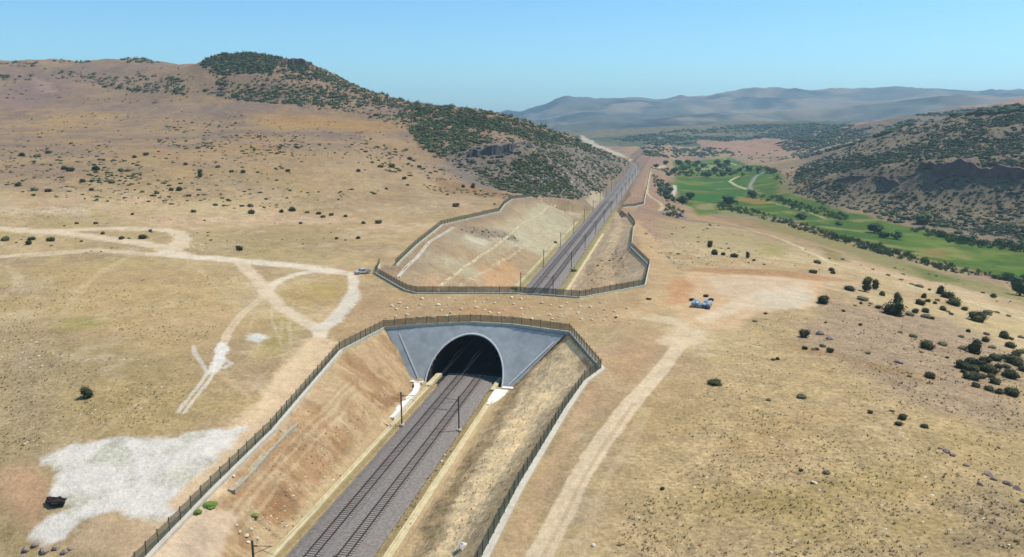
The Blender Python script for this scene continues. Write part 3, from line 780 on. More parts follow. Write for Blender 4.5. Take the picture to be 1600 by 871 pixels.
# far mountains
def mountains():
    sil = np.array([(600, 190), (700, 188), (760, 187), (775, 183), (792, 176.5), (810, 179), (842, 170), (862, 161), (875, 156), (885, 154.5), (905, 156), (940, 159), (960, 157.5), (1000, 156), (1030, 156), (1051, 151.6), (1090, 151), (1122, 146), (1166, 142), (1200, 142), (1245, 143.5), (1290, 143), (1325, 142.5), (1370, 140.5), (1407, 138.5), (1437, 138.5), (1462, 140), (1500, 144), (1560, 144.5), (1600, 144.5), (1700, 143), (1900, 145)])
    fr = np.array([(600, 210), (780, 205), (840, 203), (880, 196), (930, 188), (980, 192), (1040, 186), (1100, 182), (1150, 184), (1200, 178), (1260, 180), (1320, 172), (1380, 166), (1440, 158), (1500, 152), (1560, 151), (1620, 153), (1900, 158)])
    ys = np.concatenate([np.linspace(3150, 5200, 70), np.linspace(5250, 7600, 60)])
    cols = np.linspace(600, 1900, 420)
    PX, YY = np.meshgrid(cols, ys)
    XX = (PX - 800) / F * YY * 1.02
    zs = PY(PX, np.interp(PX, sil[:, 0], sil[:, 1]), 6500.0)[2]
    zf = PY(PX, np.interp(PX, fr[:, 0], fr[:, 1]), 4300.0)[2]
    base = -25.0
    b1 = np.exp(-((YY - 4300) / 620) ** 2); b2 = np.where(YY < 6500, sstep(4400, 6500, YY), 1 - .4 * sstep(6500, 7600, YY))
    g = 1 - np.abs(fbm(XX, YY, 700, 5, 801, .55)) * 2.2
    ZZ = base + np.maximum((zf - base) * b1, (zs - base) * b2 ** .9) + (g - .45) * 52 * np.where(YY < 6300, 1, .15) * sstep(3200, 3800, YY)
    V = np.stack([XX, YY, ZZ], -1).reshape(-1, 3)
    nrw, ncl = PX.shape
    ii = np.arange(nrw * ncl).reshape(nrw, ncl)
    q = np.stack([ii[:-1, :-1], ii[:-1, 1:], ii[1:, 1:], ii[1:, :-1]], -1).reshape(-1, 4)
    c = np.zeros(PX.shape + (3,)); c[:] = C(96, 98, 84)
    mk = sstep(-.15, .3, fbm(XX, YY, 420, 5, 811))[..., None]
    c = c * (1 - mk) + C(42, 58, 50) * mk
    mk = (sstep(.0, .4, fbm(XX, YY, 300, 4, 815)) * .8)[..., None]
    c = c * (1 - mk) + C(146, 128, 104) * mk
    me = mesh_np("mountains", V, q, M_GROUND)
    a = me.attributes.new("col", 'FLOAT_COLOR', 'POINT')
    a.data.foreach_set("color", np.concatenate([c.reshape(-1, 3), np.ones((nrw * ncl, 1))], 1).astype(np.float32).ravel())
    o = link("mountains", me); o["kind"] = "structure"
mountains()

# ------------------------------------------------------------------ shared materials
M_BALLAST = simple("ballast", lin((146, 137, 128)) * .66, .95, .42, 1.6, .9, detail=10)
M_RAIL = simple("rail_steel", (.055, .047, .045), .55, .2, 3, 0, metal=.4)
M_SLEEPER = simple("sleeper_concrete", lin((164, 150, 140)) * .7, .9, .2, 2, .2, rnd=.15)
M_CONC = simple("concrete", lin((206, 196, 176)) * .78, .9, .2, .8, .3)
M_CONCY = simple("dusty_concrete", lin((210, 194, 154)) * .78, .9, .25, .6, .3)
M_WHITE = simple("white_concrete", lin((236, 228, 216)) * .86, .9, .12, .7, .2)
M_SHOT = simple("shotcrete", lin((146, 152, 153)) * .93, .92, .25, .35, .35)
M_RIM = simple("rim_concrete", lin((190, 192, 192)) * .85, .9, .12, .5, .2)
M_VAULT = simple("shaded_vault_concrete", (.02, .022, .021), .92, .2, .4, .3)  # near-black: the tunnel's shade is put into the lining colour
M_COPE = simple("coping_concrete", lin((190, 190, 172)) * .8, .9, .25, .9, .3)
M_FENCE = simple("fence_steel", (.065, .078, .056), .6, .2, 3, 0, metal=.2)
M_MAST = simple("mast_steel", (.11, .11, .115), .55, .15, 2, 0, metal=.5)
M_STONE = simple("pale_stone", lin((224, 208, 178)) * .8, .92, .25, 2.0, .6, rnd=.2)
M_BERM = simple("rubble_berm", lin((190, 174, 146)) * .72, .95, .4, 1.5, .9)
M_ROCK = simple("rock", lin((168, 146, 132)) * .72, .95, .35, .8, .9, rnd=.15)

# ------------------------------------------------------------------ railway
def tp(s, t, z):
    x, y = XY(s, t); return (float(x), float(y), float(z))
END_S = 930.0
def axis(s):                              # the line swings left at the far end
    return 0.0 if s < 700 else -((s - 700) ** 2) / 2600.0
s_pts = list(np.arange(-100, 60, 2.0)) + list(np.arange(60, END_S + 1, 10.0))
mb = MB()
prof = [(BALL_L - 1.6, -.95), (BALL_L, -.08), (-.6, 0), (.6, 0), (BALL_R, -.08), (BALL_R + 1.6, -.95)]
rows = []
for s in s_pts:
    rows.append([tp(s, t + axis(s) + (.0 if 1 < j < 4 else random.uniform(-.15, .15)), z) for j, (t, z) in enumerate(prof)])
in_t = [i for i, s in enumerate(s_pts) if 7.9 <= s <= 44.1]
for r_ in rows: mb.v += r_
k = len(prof)
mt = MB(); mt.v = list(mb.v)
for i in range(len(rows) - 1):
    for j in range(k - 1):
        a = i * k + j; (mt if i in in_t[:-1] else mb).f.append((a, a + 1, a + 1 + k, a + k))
o = mb.build("ballast_bed", M_BALLAST, None, True); o["kind"] = "structure"
M_TUNNEL_SHADE = simple("tunnel_shade", (.022, .021, .021), .95, .4, 1.6, .6)  # interior shade painted into the track bed and sleeper colour
o = mt.build("tunnel_ballast_bed", M_TUNNEL_SHADE, None, True); o["kind"] = "structure"

sl_me = MB(); sl_me.box((0, 0, .02), (2.6, .28, .12)); sl_me.box((0, 0, .085), (.9, .22, .02))
for sx in (-.72, .72): sl_me.box((sx, 0, .105), (.36, .16, .05))
sl_mesh = sl_me.mesh("sleeper", M_SLEEPER)
for tc_, lab in ((-2.3, "left one of the two railway tracks running into the tunnel"), (2.3, "right one of the two railway tracks running into the tunnel")):
    root = empty("railway_track", tp(-100, tc_, 0), -AZ)
    tag(root, lab, "railway track", "twin railway tracks")
    def loc(s, t, z): return (t, s + 100, z)
    for g in (-.7525, .7525):
        mb = MB()
        for (w2, z0, z1) in ((.075, .10, .13), (.012, .13, .25), (.038, .25, .29)):
            vs = len(mb.v)
            for s in s_pts:
                c_ = g + axis(s)
                mb.v += [loc(s, c_ - w2, z0), loc(s, c_ + w2, z0), loc(s, c_ + w2, z1), loc(s, c_ - w2, z1)]
            for i in range(len(s_pts) - 1):
                for j in range(4):
                    a = vs + i * 4 + j; b = vs + i * 4 + (j + 1) % 4
                    mb.f.append((a, b, b + 4, a + 4))
        mb.build("rail", M_RAIL, root)
    s = -95.0
    while s < 8:
        o = link("sleeper", sl_mesh, root); o.location = loc(s, random.uniform(-.03, .03), -.02); o.rotation_euler = (0, 0, random.uniform(-.01, .01)); s += .62
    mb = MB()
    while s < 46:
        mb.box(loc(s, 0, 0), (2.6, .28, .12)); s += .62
    o = mb.build("tunnel_sleepers", M_TUNNEL_SHADE, root); o["kind"] = "stuff"  # sleepers darkened to carry the tunnel's shade
    mb = MB()
    while s < 420:
        mb.box(loc(s, axis(s), 0), (2.6, .28, .12)); s += .62
    o = mb.build("distant_sleepers", M_SLEEPER, root); o["kind"] = "stuff"
# cross-track cable cover
mb = MB(); mb.box((0, 0, .03), (4.6, .18, .1)); o = mb.build("cable_cover", M_SLEEPER); o.location = tp(-16.5, -1.4, .12); o.rotation_euler = (0, 0, -AZ)
tag(o, "pale cable duct cover lying across the left track before the tunnel", "duct cover")

# drains: U channels draped along lines
def ribbon(name, pts, prof_, mat, label, cat, group=None, step=2.0, kind=None, zoff=0.0, parent=None):
    """pts: world (x,y) line; prof_ a cross-section list (offset, height) swept on the ground"""
    P = []
    for i in range(len(pts) - 1):
        a = np.array(pts[i][:2]); b = np.array(pts[i + 1][:2]); L = np.linalg.norm(b - a); m = max(1, int(L / step))
        for j in range(m): P.append(a + (b - a) * j / m)
    P.append(np.array(pts[-1][:2])); P = np.array(P)
    tg = np.gradient(P, axis=0); tg /= np.linalg.norm(tg, axis=1, keepdims=True) + 1e-9
    nm = np.stack([tg[:, 1], -tg[:, 0]], 1)
    z = HZ(P[:, 0], P[:, 1])
    if len(z) > 4:
        z = np.convolve(np.pad(z, 2, mode='edge'), np.ones(5) / 5, 'valid')
    mb = MB(); k = len(prof_)
    for i in range(len(P)):
        for (o_, h_) in prof_:
            mb.v.append((P[i, 0] + nm[i, 0] * o_, P[i, 1] + nm[i, 1] * o_, z[i] + h_ + zoff))
    for i in range(len(P) - 1):
        for j in range(k):
            a = i * k + j; b = i * k + (j + 1) % k
            mb.f.append((a, a + k, b + k, b))
    mb.f.append(tuple(range(k))); mb.f.append(tuple((len(P) - 1) * k + j for j in range(k))[::-1])
    o = mb.build(name, mat, parent)
    if label: tag(o, label, cat, group, kind)
    return o, P, z
def chan(w_, h_=.35, d_=.3): return [(-w_, -.5), (-w_, h_), (-w_ * .62, h_), (-w_ * .5, h_ - d_), (w_ * .5, h_ - d_), (w_ * .62, h_), (w_, h_), (w_, -.5)]
def stl(*st_): return [XY(a, b) for a, b in st_]
ribbon("drainage_channel", stl((-100, -7.6), (-1, -7.6)), chan(.5), M_CONCY, "dusty concrete drain along the left edge of the ballast before the tunnel", "drain")
ribbon("drainage_channel", stl((-100, 9.0), (-10, 9.0)), chan(.65), M_CONCY, "yellowish concrete drain along the right edge of the ballast before the tunnel", "drain")
ribbon("drainage_channel", stl((S_REAR + 6, -9.0), (300, -9.0)), chan(.5), M_CONCY, "yellowish drain at the left foot of the cutting behind the tunnel", "drain")
ribbon("drainage_channel", stl((S_REAR - 2, 10.5), (250, 10.5)), chan(.55), M_CONCY, "yellowish drain at the right foot of the cutting behind the tunnel", "drain")
ribbon("drainage_channel", W((868, 318), (800, 364), (745, 405), (690, 447), (672, 457)), chan(.6), M_CONCY, "pale berm drain slanting across the cut slope behind the tunnel", "drain")
ribbon("drainage_channel", W((709, 356), (672, 378), (650, 405), (622, 434)), chan(.6), M_CONC, "pale curved drain inside the upper left fence behind the tunnel", "drain")
ribbon("drainage_channel", W((462, 662), (424, 700), (390, 738), (362, 770)), chan(.6, .3, .15), M_BERM, "rough grey drain beside the lower left fence above the orange bank", "drain")
# white aprons next to the portal
def apron(name, st_pts, label):
    mb = MB(); V = []
    for s, t in st_pts:
        x, y = XY(s, t); V.append((x, y, float(HZ(x, y))))
    zt = [v[2] + .22 for v in V]
    n = len(V); mb.v = [(v[0], v[1], z) for v, z in zip(V, zt)] + [(v[0], v[1], v[2] - .5) for v in V]
    mb.f = [tuple(range(n))] + [(i, i + n, (i + 1) % n + n, (i + 1) % n) for i in range(n)]
    o = mb.build(name, M_WHITE); tag(o, label, "apron")
ribbon("concrete_apron", stl((-25, -8.9), (-8, -9.3), (-3.5, -10.2), (-1.2, -11.2)), [(-.7, -.6), (-.7, .34), (-.4, .24), (.4, .24), (.7, .34), (.7, -.6)], M_WHITE, "white concrete apron strip left of the tracks at the tunnel mouth", "apron", step=1.0)
apron("concrete_apron", [(-2, 8.2), (-2, 11.4), (-5, 11.3), (-9, 10.6), (-12, 9.4), (-12, 8.3)], "white concrete apron right of the tracks at the tunnel mouth")

# ------------------------------------------------------------------ tunnel portal
def portal():
    root = empty("tunnel_portal", tp(0, 0, 0), -AZ)
    tag(root, "grey sloping concrete tunnel portal with an arched mouth over twin tracks", "tunnel portal")
    def L(s, t, z): return (t, s, z)
    def wt(p): x, y, z = p; a, b = ST(x, y); return a, b
    TL = wt(FC[0])[1] + .3; TR = wt(FC[-1])[1] - .6
    BL, BR = -13.0, 12.0
    zt = 11.85
    N_ = 56
    mb = MB(); rows = []
    outl = [(BL, .05), (TL, float(CREST(TL)[1]) - .05), (-1, float(CREST(-1)[1]) - .05), (TR, float(CREST(TR)[1]) - .05), (BR, .05)]
    dl = [0]
    for i in range(4): dl.append(dl[-1] + math.hypot(outl[i + 1][0] - outl[i][0], outl[i + 1][1] - outl[i][1]))
    key = [0, .20, .5, .80, 1]
    for i in range(N_ + 1):
        u = i / N_; ph = PI * (1 - u)
        a = (RA * math.cos(ph), ZC + RA * math.sin(ph)) if 0 < i < N_ else (RA * math.cos(ph), -.3)
        b = (np.interp(u, key, [p[0] for p in outl]), np.interp(u, key, [p[1] for p in outl]))
        rows.append([(a[0] + (b[0] - a[0]) * w_, a[1] + (b[1] - a[1]) * w_) for w_ in (0, .12, .35, .65, 1)])
    for r_ in rows:
        for (t, z) in r_:
            c_s, c_z = CREST(t); mb.v.append(L(z * c_s / c_z + .02 * math.sin(t * 1.7 + z), t, z))
    for i in range(N_):
        for j in range(4):
            a = i * 5 + j; mb.f.append((a, a + 5, a + 6, a + 1))
    mb.build("face", M_SHOT, root, True)
    # raised collar round the mouth
    mb = MB(); pr = [(0, -.02), (0, .22), (.38, .22), (.38, -.05)]
    for i in range(N_ + 1):
        ph = PI * (1 - i / N_); c_, s_ = math.cos(ph), math.sin(ph)
        for (o_, h_) in pr:
            t = (RA + o_) * c_; z = ZC + (RA + o_) * s_
            if i in (0, N_): z = -.2
            c_s, c_z = CREST(t); mb.v.append(L(z * c_s / c_z - h_ * .75, t, z + h_ * .6))
    for i in range(N_):
        for j in range(4):
            a = i * 4 + j; b = i * 4 + (j + 1) % 4; mb.f.append((a, b, b + 4, a + 4))
    mb.build("collar", M_RIM, root, True)
    # vault
    mb = MB(); M_ = 14
    for i in range(N_ + 1):
        ph = PI * (1 - i / N_); t = RA * math.cos(ph); z = ZC + RA * math.sin(ph)
        if i in (0, N_): z = -.6
        c_s, c_z = CREST(t); s0 = max(z, 0) * c_s / c_z - .05; s1 = S_REAR - max(z, 0)
        for j in range(M_ + 1): mb.v.append(L(s0 + (s1 - s0) * j / M_, t * .999, z))
    for i in range(N_):
        for j in range(M_):
            a = i * (M_ + 1) + j; mb.f.append((a, a + 1, a + M_ + 2, a + M_ + 1))
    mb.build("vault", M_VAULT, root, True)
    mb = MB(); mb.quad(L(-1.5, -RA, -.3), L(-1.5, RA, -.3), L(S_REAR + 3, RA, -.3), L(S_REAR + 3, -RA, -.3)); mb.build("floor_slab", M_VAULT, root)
    # side kerbs inside the mouth
    for a, b in ((-8.4, -7.0), (7.3, 8.4)):
        mb = MB(); mb.box(L(1.5, (a + b) / 2, .1), (b - a, 9, .7)); mb.build("walkway_kerb", M_CONCY, root)
    # pale drain lines on the face
    for pa, pb_ in ((PZ(623, 521, 9.7), (-11.0, .3)), (PZ(860, 545, 9.4), (10.9, .5))):
        ta = wt(pa)[1]; za = pa[2]
        d = Vector((pb_[0] - ta, 0, pb_[1] - za)); 
        mb = MB(); ax = Vector((-d.z, 0, d.x)).normalized() * .17
        nrm = Vector((0, -.7, .7)) * .09
        A = Vector((ta, 0, za)); B = Vector((pb_[0], 0, pb_[1]))
        q = []
        for p, sg in ((A, 1), (B, 1), (B, -1), (A, -1)):
            v = p + ax * sg; c_s, c_z = CREST(v.x); v.y = v.z * c_s / c_z; q.append(v)
        top = [v + nrm for v in q]; bot = [v - nrm for v in q]
        i0 = 0; mb.v = [tuple(v) for v in bot + top]; mb.f = [(0, 1, 2, 3), (4, 7, 6, 5)] + [(i, (i + 1) % 4 + 0, (i + 1) % 4 + 4, i + 4) for i in range(4)]
        mb.build("drain_strip", M_RIM, root)
    # footing
    for a, b in ((BL - .6, -RA - .5), (RA + .5, BR + 3)):
        mb = MB(); mb.box(L(-.6, (a + b) / 2, .1), (b - a, 1.3, .55)); mb.build("footing", M_WHITE, root)
    return TL, TR
TL, TR = portal()
# crest beam of the portal is the coping of the crest fence, below

# ------------------------------------------------------------------ fences
post_mb = MB(); post_mb.box((0, 0, 1.0), (.10, .10, 2.1)); post_mb.box((0, 0, 2.08), (.17, .17, .05))
post_mesh = post_mb.mesh("post", M_FENCE)
def panel_mesh(nx=26, nz=9, name="mesh_panel"):
    mb = MB(); H = 1.85
    for i in range(nx):
        x = (i + .5) / nx
        mb.quad((x - .0125, 0, .12), (x + .0125, 0, .12), (x + .0125, 0, H), (x - .0125, 0, H))
    for j in range(nz):
        z = .12 + (H - .12) * j / (nz - 1)
        mb.quad((0, .004, z - .014), (1, .004, z - .014), (1, .004, z + .014), (0, .004, z + .014))
    return mb.mesh(name, M_FENCE)
pan_mesh = panel_mesh()
def fence(L3, label, step=2.5, cope_w=.3, cope_h=.35, off=0.0, cope_mat=None, given=False, group="mesh fences round the cutting"):
    P = []
    for i in range(len(L3) - 1):
        a = np.array(L3[i]); b = np.array(L3[i + 1]); ln = np.linalg.norm((b - a)[:2]); m = max(1, round(ln / step))
        for j in range(m): P.append(a + (b - a) * j / m)
    P.append(np.array(L3[-1])); P = np.array(P)
    zg = P[:, 2].copy() if given else HZ(P[:, 0], P[:, 1])
    P[:, 2] = zg + cope_h - .05
    root = empty("fence", P[0]); tag(root, label, "fence", group)
    o0 = P[0].copy()
    for i in range(len(P)):
        o = link("post", post_mesh, root); o.location = P[i] - o0; o.rotation_euler = (random.uniform(-.03, .03), random.uniform(-.03, .03), random.uniform(0, .5))
    for i in range(len(P) - 1):
        d = P[i + 1] - P[i]; ln = np.linalg.norm(d[:2])
        o = link("mesh_panel", pan_mesh, root)
        ang = math.atan2(d[1], d[0])
        mat = Matrix(((d[0], -math.sin(ang), 0, 0), (d[1], math.cos(ang), 0, 0), (d[2], 0, 1, 0), (0, 0, 0, 1)))
        mat.translation = Vector(P[i] - o0)
        o.matrix_local = mat
    # coping kerb, one length per fence
    pts = [(p[0], p[1]) for p in P]
    tg = np.gradient(P[:, :2], axis=0); tg /= np.linalg.norm(tg, axis=1, keepdims=True) + 1e-9
    nm = np.stack([tg[:, 1], -tg[:, 0]], 1)
    mb = MB()
    prf = [(-cope_w, -.7), (-cope_w, cope_h), (cope_w, cope_h), (cope_w, -.7)]
    for i in range(len(P)):
        for (q, h) in prf:
            mb.v.append((P[i, 0] + nm[i, 0] * (q + off) - o0[0], P[i, 1] + nm[i, 1] * (q + off) - o0[1], zg[i] + h - o0[2]))
    for i in range(len(P) - 1):
        for j in range(4):
            a = i * 4 + j; b = i * 4 + (j + 1) % 4; mb.f.append((a, a + 4, b + 4, b))
    mb.f.append((0, 1, 2, 3)); e = (len(P) - 1) * 4; mb.f.append((e + 3, e + 2, e + 1, e))
    mb.build("coping", cope_mat or M_COPE, root)
    return root
fence(FL[:5], "long straight mesh fence on a pale kerb beside the white gypsum patch", cope_w=.42, off=.25, cope_mat=M_CONC)
fence(FL[4:] + FC[1:], "mesh fence with thin posts along the crest above the tunnel mouth", cope_w=.3, cope_h=.3, given=True)
fence(FR, "bent mesh fence on a white kerb between the railway cutting and dirt road", cope_w=.5, off=-.4, cope_mat=M_CONC)
fence(RBL[:2] + RB, "mesh fence along the far edge of the earth overpass behind the tunnel", cope_w=.38)
fence(RL, "curving mesh fence climbing the left side above the rear cutting", cope_w=.35)
fence(RR, "short zigzag mesh fence beside the pale track right of the rear cutting", cope_w=.3)
fence(FAR, "distant fence along the foot of the railway embankment by the meadow", cope_w=.6, cope_mat=M_CONC)

# ------------------------------------------------------------------ overhead line masts and wires
MH = 7.4
def mast_meshes():
    mb = MB()
    for sx in (-.13, .13): mb.box((sx * .8, 0, MH / 2), (.04, .2, MH))
    mb.box((0, 0, MH / 2), (.24, .06, MH))
    pole = mb.mesh("pole", M_MAST)
    mb = MB(); mb.box((0, 0, .15), (.9, .9, .5)); found = mb.mesh("foundation", M_CONC)
    mb = MB()
    mb.tube([(0, 0, 6.6), (2.9, 0, 6.9)], .045); mb.tube([(0, 0, 5.4), (2.7, 0, 6.85)], .04); mb.tube([(1.4, 0, 6.1), (3.1, 0, 5.65)], .03)
    arm = mb.mesh("cantilever", M_MAST)
    mb = MB()
    for k_ in range(4): mb.tube([(.25 + .12 * k_, 0, 6.63 + .012 * k_), (.31 + .12 * k_, 0, 6.636 + .012 * k_)], .11, 8)
    ins = mb.mesh("insulator", simple("brown_porcelain", (.12, .06, .04), .3, .1, 3, 0))
    return pole, found, arm, ins
MM = mast_meshes()
def mast(s, side, label, group):
    t = (6.4 if side > 0 else -5.9) + axis(s)
    o = empty("overhead_line_mast", tp(s, t, -.15), -AZ + (PI if side > 0 else 0))
    tag(o, label, "catenary mast", group)
    for nm, me in zip(("pole", "foundation", "cantilever", "insulator"), MM): link(nm, me, o)
sR = ST(*PZ(711, 672, 0)[:2])[0]; sL = ST(*PZ(632, 665, 0)[:2])[0]
s104 = ST(*PY(470, 900, 104)[:2])[0]
mast(sR, 1, "dark steel mast right of the tracks closest to the tunnel mouth", None)
mast(sL, -1, "dark steel mast left of the tracks closest to the tunnel mouth", None)
mast(sR - 60, 1, "steel mast right of the tracks, only its top showing at the bottom edge", None)
mast(sL - 59, -1, "steel mast left of the tracks, only its top showing at the bottom edge", None)
s = ST(*PZ(852, 461, 0)[:2])[0]
mr_ = []
while s < END_S - 30:
    nth = (["nearest", "second nearest", "third nearest", "fourth nearest", "fifth nearest", "sixth nearest", "seventh nearest", "eighth nearest", "ninth nearest", "tenth nearest", "eleventh nearest", "twelfth nearest", "thirteenth nearest", "fourteenth nearest", "fifteenth nearest", "sixteenth nearest", "seventeenth nearest", "farthest"])[min(len(mr_), 17)]
    mast(s, 1, nth + " steel mast right of the tracks behind the overpass", "masts right of the line beyond the tunnel")
    mast(s + 3, -1, nth + " steel mast left of the tracks behind the overpass", "masts left of the line beyond the tunnel")
    mr_.append(s); s += 50.5
# a lone stake on the left slope at the frame edge is the left mast's top
M_WIRE = simple("copper_wire", (.16, .15, .14), .5, .1, 1, 0, metal=.4)
for tc_, lab in ((-2.3, "overhead contact wire hung above the left track"), (2.3, "overhead contact wire hung above the right track")):
    root = empty("overhead_wire", tp(sR, tc_, 0), -AZ); tag(root, lab, "overhead wire", "catenary wires")
    sup = [sR - 60, sR, sR + 30, sR + 60, sR + 90] + mr_
    sup = sorted(set(round(v, 1) for v in sup))
    c1 = [(axis(v), v - sR, 5.6) for v in sup]
    mb = MB(); mb.tube(c1, .018, 4); mb.build("contact_wire", M_WIRE, root)
    c2 = []
    for a, b in zip(sup[:-1], sup[1:]):
        for q in range(6):
            u = q / 6; v = a + (b - a) * u; c2.append((axis(v), v - sR, 6.85 - 1.0 * 4 * u * (1 - u)))
    mb = MB(); mb.tube(c2, .016, 4); mb.build("messenger_wire", M_WIRE, root)

# ------------------------------------------------------------------ rocks
ORD = ["first", "second", "third", "fourth", "fifth", "sixth", "seventh", "eighth", "ninth", "tenth", "eleventh", "twelfth", "thirteenth", "fourteenth", "fifteenth", "sixteenth", "seventeenth", "eighteenth"]
def rock_mesh(seed, name, mat, sub=2, rough=.28, squash=.65):
    bm = bmesh.new(); bmesh.ops.create_icosphere(bm, subdivisions=sub, radius=.5)
    r = random.Random(seed); ph = [Vector((r.uniform(-1, 1), r.uniform(-1, 1), r.uniform(-1, 1))).normalized() for _ in range(9)]
    off = [r.uniform(.28, .46) for _ in range(9)]
    for v in bm.verts:
        for n_, o_ in zip(ph, off):
            d = v.co.dot(n_) - o_
            if d > 0: v.co -= n_ * d * .9
        v.co += Vector((r.uniform(-1, 1), r.uniform(-1, 1), r.uniform(-1, 1))) * rough * .08
        v.co.z *= squash
    me = bpy.data.meshes.new(name); bm.to_mesh(me); bm.free(); me.materials.append(mat)
    return me
ST_ME = [rock_mesh(i, "stone", M_STONE, 2) for i in range(5)]
RK_ME = [rock_mesh(40 + i, "boulder", M_ROCK, 3, .4, .7) for i in range(4)]
def stone(px, py, wpx, me, name, label, cat, group=None, zs=1.0):
    h = hit(px, py)[0]; d = math.hypot(h[0], h[1]); sz = wpx * d / F
    o = link(name, me); o.location = (h[0], h[1], h[2] + sz * .12); o.scale = (sz, sz * random.uniform(.7, 1), sz * zs); o.rotation_euler = (random.uniform(-.2, .2), random.uniform(-.2, .2), random.uniform(0, 6.28))
    tag(o, label, cat, group); return o
M_BOULD = simple("pale_boulder", lin((222, 212, 196)) * .8, .9, .2, 1.2, .6)
big = rock_mesh(91, "boulder", M_BOULD, 3, .3, .75)
stone(722, 857, 24, big, "boulder", "big pale grey boulder on the sandy bench by the white kerb", "boulder", None, 1.1)
stone(326, 770, 10, ST_ME[0], "boulder", "pale rock next to the green weeds inside the long left fence", "boulder")
stone(365, 745, 7, ST_ME[1], "boulder", "small pale rock in the ditch inside the long left fence", "boulder")
stone(1282, 523, 15, RK_ME[0], "boulder", "pinkish boulder on the right slope, upper one of a touching pair", "boulder")
stone(1297, 530, 15, RK_ME[1], "boulder", "pinkish boulder on the right slope, lower one of a touching pair", "boulder", None, .7)
stone(1404, 567, 14, RK_ME[2], "boulder", "flat pale boulder alone in a yellow grass hollow of the right slope", "boulder", None, .6)
stone(1272, 755, 13, ST_ME[2], "boulder", "flat pale stone below the two small shrubs on the right field", "boulder", None, .4)
stone(927, 853, 9, ST_ME[3], "boulder", "small whitish stone right of the wide dirt road at the bottom", "boulder")
stone(1576, 853, 6, ST_ME[3], "boulder", "small whitish stone near the bottom right corner", "boulder")
for i, (px, py, w_) in enumerate(sorted(((1478, 706, 12), (1488, 712, 10), (1545, 742, 14), (1552, 750, 10), (1532, 758, 12), (1575, 757, 14), (1590, 765, 14), (1560, 700, 8), (1470, 702, 8), (1600, 785, 12), (1510, 728, 9)))):
    stone(px, py, w_, RK_ME[i % 4], "boulder", ORD[i] + " from left, brown ledge boulder in the rocky line on the right field", "boulder", "ledge boulders on the right field", .8)
for i, (px, py, w_) in enumerate(sorted(((40, 860, 14), (55, 852, 12), (70, 862, 16), (88, 858, 12), (100, 864, 12), (110, 858, 9), (35, 872, 12)))):
    stone(px, py, w_, RK_ME[i % 4], "boulder", ORD[i] + " from left, grey rubble boulder below the pale gypsum sheet", "boulder", "rubble at the bottom left corner")
for i, (px, py, w_) in enumerate(sorted(((375, 832, 9), (385, 838, 10), (392, 828, 8), (402, 842, 8), (370, 822, 6), (395, 812, 6), (388, 848, 7)))):
    stone(px, py, w_, ST_ME[i % 5], "boulder", ORD[i] + " from left, pale broken rock on the bank beside the pale concrete yard", "boulder", "broken rocks by the yard")
# stones laid over the tunnel
spots = []
for i in range(400):
    px = random.uniform(600, 985); py = random.uniform(466, 500) + (0 if px < 830 else (px - 830) * .05)
    if all((px - a) ** 2 + ((py - b) * 2) ** 2 > 120 for a, b in spots): spots.append((px, py))
    if len(spots) >= 72: break
for i, (px, py) in enumerate(spots):
    stone(px, py, random.uniform(3.8, 8.5), ST_ME[i % 5], "stone", "pale stone set out on the earth overpass above the tunnel", "stone", "stones scattered over the overpass", .9)
for i, (px, py) in enumerate(sorted(((704, 690), (700, 700), (695, 712), (690, 722), (618, 682)))):
    stone(px, py, 6, ST_ME[i % 5], "stone", ORD[i] + " from left, sandy block lying along the edge of the ballast", "stone", "blocks along the ballast edge")

# near-black lump standing in for the shaded face of a dug step
M_DARK = simple("scarp_shade_and_debris", (.028, .02, .018), .95, .4, 1.5, .9)  # shade colour of the step, shared with the dark debris
dk = rock_mesh(120, "shaded_scarp", M_DARK, 3, 1.6, .6)
o = stone(87, 788, 36, dk, "shaded_scarp", "near-black lump painted as the shaded face of a dug step in the gypsum", "shaded scarp", None, .9)
o.rotation_euler = (0, 0, -.25); o.scale = (o.scale[0], o.scale[0] * .45, o.scale[0] * .55)

